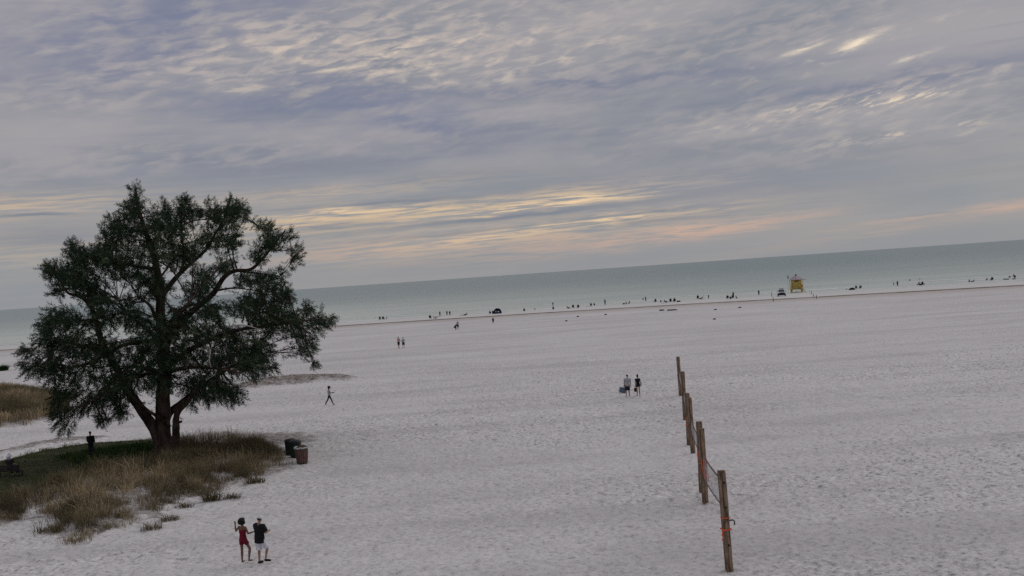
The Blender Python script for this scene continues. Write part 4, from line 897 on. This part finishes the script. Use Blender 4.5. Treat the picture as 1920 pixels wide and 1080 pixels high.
# ------------------------------------------------------------------ small things on the sand
def lump(px, py, dims, name, label, cat, m, group=None, seed=1, dz=0.0):
    r = random.Random(seed); b = MB(); n = 5
    for i in range(n):
        b.ball(((r.random()-.5)*dims[0]*.7, (r.random()-.5)*dims[1]*.7, dims[2]*.25), (dims[0]*r.uniform(.2, .34), dims[1]*r.uniform(.25, .45), dims[2]*r.uniform(.5, .8)), n=10)
    o = link(name, remesh(b, name, max(.03, dims[2]/9), 1), m, None, label=label, cat=cat, group=group); o.location = P(px, py)+Vector((0, 0, dz)); return o
def cool(px, py, d, label, m, lidm, name='cooler', cat='cooler'):
    e = empty(name, P(px, py), .2, label=label, cat=cat)
    b = MB(); b.box((0, 0, d[2]*.42), (d[0], d[1], d[2]*.84), taper=1.04); b.build('box', m, e, bevel=.02)
    b = MB(); b.box((0, 0, d[2]*.92), (d[0]*1.07, d[1]*1.07, d[2]*.15)); b.build('lid', lidm, e, bevel=.02)
    b = MB(); b.tube([(-d[0]*.55, 0, d[2]*.6), (-d[0]*.5, 0, d[2]*1.15), (d[0]*.5, 0, d[2]*1.15), (d[0]*.55, 0, d[2]*.6)], .018, 6); b.build('handle', lidm, e)
cool(926, 588, (.9, .7, .75), 'dark square cooler at the left foot of the blue tent', CLOTH['navy'], CLOTH['black'])
cool(1726.5, 535.6, (.75, .5, .5), 'low dark cooler between two facing seated figures', CLOTH['black'], CLOTH['dark'])
for i, (px, py, dx, lab, c) in enumerate(((1272, 566, .9, 'dark bag on the sand right of the crowded group', 'black'), (1169.5, 570.6, .7, 'small dark bag left of two grey figures by the foam', 'dark'), (1882.5, 525, 1.0, 'dark bag left of the hunched figure near the right edge', 'black'),
      (1889, 525, 1.1, 'low dark bag just left of the hunched figure near the right edge', 'dark'), (1901, 524.4, .8, 'bag at the feet of the rightmost kneeling figure', 'dark'), (703.5, 597.5, .6, 'small grey bag left of the three seated near the tree', 'grey'), (1588, 543.8, .6, 'small brown bag left of the dark shade dome', 'brown'))):
    lump(px, py, (dx, .5, .42), 'beach_bag', lab, 'bag', CLOTH[c], 'bags along the water', i+3)
M_WEED = mat('dry_seaweed', (.045, .038, .032), .95, .1, var=.5, scale=14)
for i, (px, py, dx, lab) in enumerate(((1240, 582.6, 1.3, 'dark clump of dry weed on the sand below the crowded group'), (1342, 581, .6, 'small weed clump on open sand left of the white vehicle'), (1387, 577.2, .6, 'small weed clump on open sand nearest the white vehicle'),
      (1083, 594, .6, 'tiny weed clump low on the sand below the three midway'), (1136, 590.4, .6, 'tiny weed clump below the tall blue grey figure'), (1062, 602.3, .6, 'tiny weed clump farthest left on the open sand'), (1340, 599, .55, 'tiny weed clump closest to the camera on the far sand'))):
    lump(px, py, (dx, dx*.8, .16+.12*dx), 'weed_clump', lab, 'seaweed', M_WEED, 'clumps of weed on the far sand', i+20)
lump(1260.5, 582, (2.3, .9, .28), 'weed_heap', 'long low dark heap of weed beside a smaller clump on the far sand', 'seaweed', M_WEED, None, 41)
def towel(px, py, yaw, lab, c):
    b = MB(); N = 8
    for k in range(N): b.box((-.9+1.8*(k+.5)/N, 0, .03+.02*math.sin(k*1.7)), (1.8/N*.999, .85, .03))
    o = b.build('beach_towel', CLOTH[c], None, label=lab, cat='towel', group='towels by the water'); o.location = P(px, py)+Vector((0, 0, .02)); o.rotation_euler.z = yaw
towel(821.5, 593.4, .2, 'dark towel left of the slim standing figure', 'dark'); towel(867.5, 591.8, .1, 'dark red towel under the legs of the lying figure', 'maroon'); towel(1105, 574.4, .1, 'dark mat under the bulky black figure', 'black'); towel(1246, 568.6, .1, 'pale towel spread in front of the crowded group', 'white')

# blue beach tent
te = empty('beach_tent', P(932.5, 588), R(6), label='dark blue pop-up beach tent with a pale window, at the water', cat='tent')
b = MB(); n = 12; W, Dp, Hh = 1.15, .85, 1.5
prof = [(W*math.cos(math.pi*i/n), Hh*math.sin(math.pi*i/n)**.8) for i in range(n+1)]
V = []; F = []
for j, (s, y) in enumerate(((1, -Dp), (.93, -.3), (.8, .35), (.55, Dp))):
    V += [(x*s, y, max(0, z*s)) for x, z in prof]
for j in range(3):
    for i in range(n): F.append((j*(n+1)+i, j*(n+1)+i+1, (j+1)*(n+1)+i+1, (j+1)*(n+1)+i))
b.add(V, F); o = b.build('canopy', CLOTH['navy'], te, True); sol = o.modifiers.new('t', 'SOLIDIFY'); sol.thickness = .03
b = MB(); b.loft([(0, -Dp-.005, 0.02, 1.12, .012), (0, -Dp-.005, .45, 1.05, .012)], 12); b.build('front_sill', CLOTH['navy'], te)
b = MB(); b.box((0, .55, .62), (.62, .02, .42), Matrix.Rotation(-.35, 3, 'X')); b.build('window', CLOTH['paleblue'], te)
b = MB()
for a in (-1, 1): b.tube([(a*W*.98, -Dp, 0), (a*W*.72, -Dp, Hh*.72), (0, -Dp, Hh*1.005)], .025, 6)
b.build('pole', CLOTH['black'], te)
b = MB(); b.box((0, 0, .02), (2.1, 1.5, .02)); b.build('groundsheet', CLOTH['navy'], te)
# dark shade dome right of the tower
de = empty('shade_dome', P(1597.5, 543.8), 0, label='low dark shade dome on the sand right of the lifeguard tower', cat='sunshade')
b = MB(); b.loft([(0, 0, .0, .95, .7), (0, 0, .3, .85, .62), (.05, 0, .55, .55, .45), (.1, 0, .68, .16, .14)], 16); b.build('canopy', CLOTH['black'], de, True)
b = MB(); b.tube([(.1, 0, .66), (.1, 0, .82)], .02, 6); b.build('finial', CLOTH['dark'], de)
def thin_pole(px, py, h, lab, name='marker_pole', cat='pole', c='dark', r=.035, group=None, tilt=(0, 0), band=None):
    e = empty(name, P(px, py), 0, label=lab, cat=cat, group=group)
    b = MB(); b.tube([(0, 0, -.1), (tilt[0]*h, tilt[1]*h, h)], [r, r*.9], 8); b.build('shaft', M_POST if c == 'wood' else CLOTH[c], e)
    b = MB(); b.tube([(tilt[0]*h*.97, tilt[1]*h*.97, h*.97), (tilt[0]*h*1.02, tilt[1]*h*1.02, h*1.02)], r*1.3, 8); b.build('top_cap', CLOTH[band or c], e)
    return e
M_POST = mat('weathered_post', (.225, .160, .112), .92, .1, var=.5, scale=4, bump=.5, bscale=18, stretch=(3, 3, .35))
thin_pole(1224.5, 567.5, .9, 'thin stick standing at the left of the crowded group', r=.03)
thin_pole(1319.5, 559.6, 1.2, 'thin pale stick near the foam left of the thin child', c='grey', r=.03)
gp = 'posts marking the tower area'
for px, py, h, lab, c in ((1447.2, 556.5, 1.25, 'dark post on the damp sand left of the white vehicle, the upper of two', 'dark'), (1450, 565.5, .95, 'dark post nearer the camera left of the white vehicle, the lower of two', 'dark'), (1518.4, 547.6, .45, 'farthest short post right of the tower', 'brown'),
      (1521.6, 551.6, .9, 'second post from the water right of the tower', 'brown'), (1525.2, 556.4, .75, 'third post from the water right of the tower, reddish', 'maroon'), (1531, 560.2, .85, 'nearest post right of the tower, reddish', 'maroon')):
    thin_pole(px, py, h, lab, 'marker_post', 'post', c, .07, gp)

# ------------------------------------------------------------------ lifeguard tower
M_YEL = mat('yellow_boards', (.50, .375, .10), .7, .3, var=.35, scale=3); M_YEL2 = mat('yellow_timber', (.50, .36, .09), .75, .3, var=.25, scale=3)
M_ROOF = mat('tower_roof', (.40, .34, .36), .7, .3); M_DK = mat('dark_opening', (.02, .02, .022), .5, .4); M_TRIM = mat('tower_trim', (.34, .27, .13), .8)
tp = P(1494.2, 549.6); tw_ = empty('lifeguard_tower', tp, R(-9), label='yellow lifeguard tower on braced stilts with a pale hipped roof', cat='lifeguard tower')
W = 1.5
for sx in (-1, 1):
    for sy in (-1, 1):
        b = MB(); b.bar((sx*W*.97, sy*W*.97, -.3), (sx*W*.95, sy*W*.95, 1.14), .22); b.build('stilt', M_YEL2, tw_, bevel=.01)
for sy in (-1, 1):
    b = MB(); b.bar((-W*.95, sy*W*1.07, .1), (W*.95, sy*W*1.07, 1.08), .2, .06); b.bar((W*.95, sy*W*1.12, .1), (-W*.95, sy*W*1.12, 1.08), .2, .06); b.build('cross_brace', M_YEL2, tw_)
    b = MB(); b.bar((-W*.95, sy*W*1.02, .16), (W*.95, sy*W*1.02, .16), .16); b.build('tie_beam', M_TRIM, tw_)
b = MB(); b.box((.0, 0, 1.19), (3.3, 3.3, .12))
for k in range(11): b.box((-1.5+.3*k, -1.655, 1.19), (.26, .03, .14))
b.build('deck', M_TRIM, tw_)
cb = MB(); cb.box((0.0, .15, 2.50), (2.5, 2.4, 2.5))
for k in range(11): cb.box((0, -1.056, 1.37+.225*k), (2.5, .03, .19)); cb.box((-1.256, .15, 1.37+.225*k), (.03, 2.4, .19)); cb.box((1.256, .15, 1.37+.225*k), (.03, 2.4, .19))
cabin = cb.build('cabin', M_YEL, tw_, bevel=.01)
b = MB(); b.box((.05, -1.085, 3.42), (1.15, .03, .26)); b.build('window', M_DK, cabin)
b = MB(); b.box((.05, -1.1, 3.60), (1.3, .05, .07)); b.box((.05, -1.1, 3.24), (1.3, .05, .07)); b.box((.05, -1.1, 3.42), (.07, .05, .3)); b.build('window_frame', M_YEL2, cabin)
rb = MB(); rb.box((.0, .1, 3.86), (3.5, 3.3, .12)); rb.loft([(0, .15, 3.92, 1.9, 1.8), (0, .15, 4.3, 1.45, 1.35), (0, .15, 4.95, .6, .55)], 4); roof = rb.build('roof', M_ROOF, tw_)
b = MB(); b.tube([(.0, .1, 4.9), (.0, .1, 5.15), (.25, .1, 5.3)], [.2, .24, .16], 8); b.build('roof_vent', M_DK, roof)
b = MB(); b.box((2.1, -.9, 3.72), (1.1, .8, .1)); b.build('awning', M_TRIM, roof)
rl = MB()
for sx in (-1, 1):
    for sy in (-1, 1): rl.bar((sx*1.58, sy*1.58, 1.25), (sx*1.58, sy*1.58, 3.8), .12)
for z in (1.5, 1.75, 2.0, 2.25):
    rl.bar((-1.58, -1.58, z), (-.9, -1.58, z), .13, .05); rl.bar((1.58, -1.58, z), (1.58, 1.58, z), .05, .13); rl.bar((-1.58, -1.58, z), (-1.58, 1.58, z), .05, .13); rl.bar((.9, -1.58, z), (1.58, -1.58, z), .13, .05)
rl.build('railing', M_YEL2, tw_)
b = MB(); b.loft([(1.35, -1.72, 1.75, .10, .07), (1.35, -1.72, 1.85, .16, .10), (1.35, -1.72, 2.35, .16, .10), (1.35, -1.72, 2.45, .07, .05)], 10); b.build('rescue_can', CLOTH['orange'], tw_, True, label='orange rescue can on the railing')
b = MB()
for k in range(5): b.box((1.78+.16*k, -.3, 1.05-.22*k), (.2, .8, .05))
b.bar((1.68, .1, 1.15), (2.6, .1, -.1), .08); b.bar((1.68, -.7, 1.15), (2.6, -.7, -.1), .08); b.build('ladder', M_TRIM, tw_)
fe = empty('flag_pole', P(1478.5, 549.8), 0, label='thin flagpole with a small dark green flag left of the lifeguard tower', cat='flagpole')
b = MB(); b.tube([(0, 0, -.2), (0, 0, 5.4)], [.045, .03], 8); b.build('pole', mat('pale_pole', (.36, .40, .42), .5), fe)
b = MB(); b.add([(0, 0, 5.3), (.35, .03, 4.6), (.42, -.03, 4.2), (0.02, 0, 4.35), (0, .02, 5.3), (.35, .05, 4.6), (.42, -.01, 4.2), (0.02, .02, 4.35)], [(0, 1, 2, 3), (7, 6, 5, 4), (0, 4, 5, 1), (1, 5, 6, 2), (2, 6, 7, 3), (3, 7, 4, 0)]); b.build('flag', mat('green_flag', (.03, .09, .075), .8), fe)

# ------------------------------------------------------------------ white patrol vehicle, nose to the camera
M_WH = mat('white_paint', (.74, .75, .77), .3, .5, var=.05); M_GL = mat('dark_glass', (.012, .014, .018), .12, .6); M_BLK = mat('black_trim', (.018, .018, .02), .55, .4); M_TYRE = mat('tyre', (.02, .02, .02), .9)
vp = P(1465.5, 555.2); ve = empty('patrol_vehicle', vp, R(-13), label='white off-road vehicle with black front and dark roof bar, left of the lifeguard tower', cat='vehicle')
def sec(xw, pts):  # side profile extruded to half width xw with tumblehome
    return pts
b = MB(); hw_ = .98
prof = [(-2.3, .55), (-2.32, .95), (-2.15, 1.08), (-1.05, 1.16), (-.55, 1.78), (-.2, 1.86), (1.7, 1.86), (2.1, 1.2), (2.3, 1.1), (2.3, .55)]
V = []
for sx in (-1, 1):
    for (y, z) in prof: V.append((sx*(hw_ if z < 1.2 else hw_*.80), y, z))
n = len(prof); F = [tuple(range(n)), tuple(range(2*n-1, n-1, -1))]+[(i, i+n, (i+1) % n+n, (i+1) % n) for i in range(n)]
b.add(V, F); body = b.build('body', M_WH, ve, bevel=.05)
b = MB(); b.add([(-.78, -1.07, 1.21), (.78, -1.07, 1.21), (.70, -.60, 1.75), (-.70, -.60, 1.75), (-.78, -1.10, 1.22), (.78, -1.10, 1.22), (.70, -.63, 1.76), (-.70, -.63, 1.76)], [(0, 1, 2, 3), (7, 6, 5, 4), (4, 5, 1, 0), (5, 6, 2, 1), (6, 7, 3, 2), (7, 4, 0, 3)]); b.build('windscreen', M_GL, ve)
for sx in (-1, 1):
    b = MB(); b.box((sx*.90, .55, 1.48), (.03, 2.1, .42), Matrix.Rotation(-sx*.28, 3, 'Y')); b.build('side_window', M_GL, ve)
    b = MB(); b.box((sx*1.12, -.85, 1.25), (.20, .12, .20)); b.bar((sx*.95, -.85, 1.2), (sx*1.12, -.85, 1.2), .06); b.build('wing_mirror', M_BLK, ve, bevel=.02)
    b = MB(); b.loft([(sx*.72, -2.345, .84, .14, .03), (sx*.72, -2.345, .98, .14, .03)], 12); b.build('headlight', mat('lamp_glass', (.30, .31, .33), .2, .6), ve)
    for y in (-1.45, 1.45):
        b = MB(); b.tube([(sx*.80, y, .40), (sx*1.02, y, .40)], .40, 20); o = b.build('wheel', M_TYRE, ve, bevel=.03)
        b2 = MB(); b2.tube([(sx*1.0, y, .40), (sx*1.03, y, .40)], .22, 14); b2.build('rim', M_FRAME, o)
gb = MB(); gb.add([(-.94, -2.36, .30), (.94, -2.36, .30), (.94, -2.36, .72), (.70, -2.36, 1.06), (-.70, -2.36, 1.06), (-.94, -2.36, .72), (-.94, -2.30, .30), (.94, -2.30, .30), (.94, -2.30, .72), (.70, -2.30, 1.06), (-.70, -2.30, 1.06), (-.94, -2.30, .72)],
    [(0, 1, 2, 3, 4, 5), (11, 10, 9, 8, 7, 6)]+[(i, (i+1) % 6, (i+1) % 6+6, i+6) for i in range(6)])
gb.build('grille', M_BLK, ve); b = MB(); b.box((0, -2.40, .52), (1.85, .14, .2)); b.build('bumper', M_BLK, ve, bevel=.03)
b = MB(); b.box((0, -.1, 1.97), (1.15, .32, .13)); b.box((-.45, -.1, 1.89), (.08, .2, .07)); b.box((.45, -.1, 1.89), (.08, .2, .07)); b.build('roof_light_bar', M_BLK, ve, bevel=.02)

# ------------------------------------------------------------------ bins
M_SLAT = mat('brown_slats', (.135, .078, .066), .75, .25, var=.3, scale=5, stretch=(4, 4, .4)); M_DGR = mat('dark_green_slats', (.014, .022, .018), .6, .3); M_BAG = mat('bin_bag', (.40, .40, .41), .5, .4)
def barrel(px, py, lab, ms, H=.98, r0=.30, r1=.37, liner=True, cat='litter bin'):
    e = empty('litter_bin', P(px, py)-Vector((0, 0, .02)), .3, label=lab, cat=cat, group='bins on the sand by the grassy mound')
    b = MB(); n = 20
    for k in range(n):
        a = 2*math.pi*k/n; q = Matrix.Rotation(a, 3, 'Z')
        lo = q @ Vector((r0, 0, .06)); hi = q @ Vector((r1, 0, H)); d = hi-lo; w = .088
        t = q @ Vector((0, 1, 0)); o = q @ Vector((.022, 0, 0))
        vs = [lo-t*w*.42, lo+t*w*.42, lo+t*w*.42+o, lo-t*w*.42+o, hi-t*w*.53, hi+t*w*.53, hi+t*w*.53+o, hi-t*w*.53+o]
        b.add(vs, [(0, 1, 2, 3), (7, 6, 5, 4), (0, 4, 5, 1), (1, 5, 6, 2), (2, 6, 7, 3), (3, 7, 4, 0)])
    b.build('slats', ms, e)
    b = MB(); b.loft([(0, 0, .02, r0-.02, r0-.02), (0, 0, .10, r0, r0), (0, 0, H*.9, r1-.03, r1-.03)], 20); b.build('inner_can', M_BLK, e, True)
    b = MB()
    for z, rr in ((.10, r0+.028), (H-.06, r1+.022)): b.tube([(rr*math.cos(i*math.pi/12), rr*math.sin(i*math.pi/12), z) for i in range(25)], .014, 6)
    b.build('hoop', M_BLK, e)
    if liner:
        b = MB(); b.tube([((r1+.035)*math.cos(i*math.pi/12), (r1+.035)*math.sin(i*math.pi/12), H-.03+.025*math.sin(i*2.3)) for i in range(25)], .05, 8); b.build('bag_liner', M_BAG, e, True)
    b = MB(); b.loft([(0, 0, H+.0, r1+.05, r1+.05), (0, 0, H+.05, r1+.05, r1+.05), (0, 0, H+.12, r1*.75, r1*.75), (0, 0, H+.15, r1*.3, r1*.3)], 20) if not liner else b.loft([(.04, .06, H-.05, r1*.85, r1*.85), (.04, .08, H+.06, r1*.6, r1*.6), (.05, .1, H+.10, r1*.3, r1*.3)], 16)
    b.build('lid' if not liner else 'rubbish', M_BLK if not liner else CLOTH['brown'], e, True)
    return e
barrel(567, 868.5, 'brown slatted bin with a pale bag folded over its rim, nearest of the bins', M_SLAT)
barrel(546, 852.5, 'dark green slatted bin with lid, leftmost and farthest of the bins', M_DGR, .88, .30, .32, False)
barrel(555.5, 857.5, 'dark green slatted bin with lid, between the leftmost and the brown bin', M_DGR, .95, .29, .32, False)

# ------------------------------------------------------------------ volleyball posts and nets
M_ORG = mat('orange_rope', (.75, .13, .06), .8); M_HOLE = mat('bolt_hole', (.012, .01, .01), .9); M_NETM = mat('net_cord', (.36, .35, .36), .9); M_TAPE = mat('net_tape', (.13, .082, .068), .85, var=.3, scale=3); M_STEEL = mat('rusty_steel', (.10, .07, .06), .6, .4)
PD = [('P1', 1352.5, 882, 1367, 1067, 'nearest volleyball post, with hook and bright orange rope'), ('P2', 1314.5, 803, 1322.5, 941, 'second volleyball post from the camera, orange rope hanging on it'), ('P2b', 1310.5, 790.5, 1316.5, 923, 'volleyball post just behind the second one, slightly to its left'),
      ('P3', 1292, 746, 1299.5, 849, 'fourth volleyball post, mid line, net on its near side'), ('P4', 1288, 737, 1292.5, 835, 'fifth volleyball post, mid line, with a short orange tie'), ('P8', 1279.8, 696.5, 1284.6, 786.5, 'second farthest volleyball post, paler and shorter looking'), ('P9', 1271, 669, 1276.3, 741.5, 'farthest dark volleyball post at the end of the line')]
posts = {}
for nm, tx, ty, bx, by, lab in PD:
    p = P(bx, by); d = ray(tx, ty); t = p.y/d.y; top = CAMP+d*t; Hh = top.z-p.z; tilt = (top.x-p.x)/Hh
    e = empty('volleyball_post', p, R(8), label=lab, cat='volleyball post', group='wooden posts of the volleyball courts')
    posts[nm] = (p, Hh, tilt, e); q = Matrix.Rotation(-R(8), 4, 'Z')
    s = .112
    b = MB(); N = 7
    L_ = lambda z: q @ Vector((tilt*z, 0, z))
    vs = []; r = random.Random(sum(map(ord, nm)))
    for k in range(N+1):
        z = -.3+(Hh+.3)*k/N; c = L_(z)
        for (ax, ay) in ((-1, -1), (1, -1), (1, 1), (-1, 1)): vs.append(c+Vector((ax*s*(1+r.uniform(-.06, .06)), ay*s*(1+r.uniform(-.06, .06)), (r.uniform(-.01, .01) if k in (0, N) else 0))))
    fs = [(3, 2, 1, 0), (4*N, 4*N+1, 4*N+2, 4*N+3)]+[(4*k+i, 4*k+(i+1) % 4, 4*k+4+(i+1) % 4, 4*k+4+i) for k in range(N) for i in range(4)]
    b.add(vs, fs); b.build('post', M_POST, e, bevel=.018)
    def ring(z, rad, name, m, wob=.02):
        b = MB(); c = L_(z); g = s+rad; cor = [(-g, -g), (g, -g), (g, g), (-g, g), (-g, -g)]
        b.tube([c+Vector((x, y, wob*math.sin(i*2.1))) for i, (x, y) in enumerate(cor)], rad, 6); return b.build(name, m, e)
    ring(Hh*.52, .016, 'rope_tie', M_STEEL if nm not in ('P1', 'P2', 'P2b', 'P4') else M_ORG, .03)
    if nm == 'P1':
        ring(Hh*.405, .026, 'orange_rope', M_ORG, .02)
        b = MB(); c = L_(Hh*.40); b.tube([c+Vector((-.16, -.16, 0)), c+Vector((-.20, -.17, -.1)), c+Vector((-.17, -.18, -.2)), c+Vector((-.22, -.17, -.30))], .02, 6); b.build('rope_end', M_ORG, e)
        b = MB(); c = L_(Hh*.50); b.tube([c+Vector((-.15, -.15, 0)), c+Vector((.20, -.16, .01)), c+Vector((.26, -.15, -.03)), c+Vector((.26, -.14, -.16))], .026, 8); b.build('hook', M_STEEL, e)
    for z in ((.88, .63, .25) if nm == 'P1' else (.55,)):
        b = MB(); c = L_(Hh*z); b.tube([c+Vector((.02, -s-.012, 0)), c+Vector((.02, -s+.02, 0))], .032, 10); b.build('bolt', M_HOLE, e)
    if nm in ('P2', 'P2b'):
        b = MB(); c = L_(Hh*.60)
        for k in range(4): b.tube([c+Vector((-.10+.07*k, -s-.025, .0)), c+Vector((-.12+.08*k, -s-.05, -.4-.08*k)), c+Vector((-.02+.06*k, -s-.03, -.85-.06*k))], .017, 5)
        b.build('hanging_rope', M_ORG, e)
    if nm == 'P4': ring(Hh*.40, .02, 'orange_rope', M_ORG, .02)
def net(a, b_, za, zb, lab):
    """za, zb: (top, bottom) heights at the near and the far post"""
    pa, pb = posts[a], posts[b_]
    A = lambda P_, z: P_[0]+Vector((P_[2]*z, 0, z))
    At, Ab, Bt, Bb = A(pa, za[0]), A(pa, za[1]), A(pb, zb[0]), A(pb, zb[1]); dv = (Bt-At); dv.z = 0; dv.normalize()
    At += dv*.16; Ab += dv*.16; Bt -= dv*.16; Bb -= dv*.16
    e = empty('volleyball_net', (At+Bt)/2-Vector((0, 0, (At.z+Bt.z)/2-gh(*((At+Bt)/2).xy))), 0, label=lab, cat='volleyball net', group='nets strung between the posts'); o = Vector(e.location)
    sag = lambda t, k: Vector((0, 0, -4*k*t*(1-t)))
    T = lambda t: At.lerp(Bt, t)+sag(t, .08)-o; Bm = lambda t: Ab.lerp(Bb, t)+sag(t, .06)-o
    for fn, nm, w in ((T, 'top_tape', .030), (Bm, 'bottom_tape', .024)):
        m = MB(); m.tube([fn(i/12) for i in range(13)], w, 6); m.build(nm, M_TAPE, e)
    m = MB(); n = 44
    for i in range(n+1): m.tube([T(i/n), Bm(i/n)], .003, 3, caps=False)
    for j in range(1, 9): m.tube([T(i/16).lerp(Bm(i/16), j/9) for i in range(17)], .004, 3, caps=False)
    m.build('mesh', M_NETM, e)
net('P1', 'P2', (2.93, 2.0), (2.06, 1.0), 'volleyball net from the nearest post, clearest of the nets')
net('P2b', 'P3', (2.35, 1.65), (1.85, 1.1), 'volleyball net of the second court, behind the roped posts')
net('P4', 'P8', (2.3, 1.6), (1.9, 1.2), 'volleyball net of the third court, almost hidden by its posts')
net('P8', 'P9', (2.3, 1.6), (2.0, 1.3), 'volleyball net of the farthest court, at the last dark post')
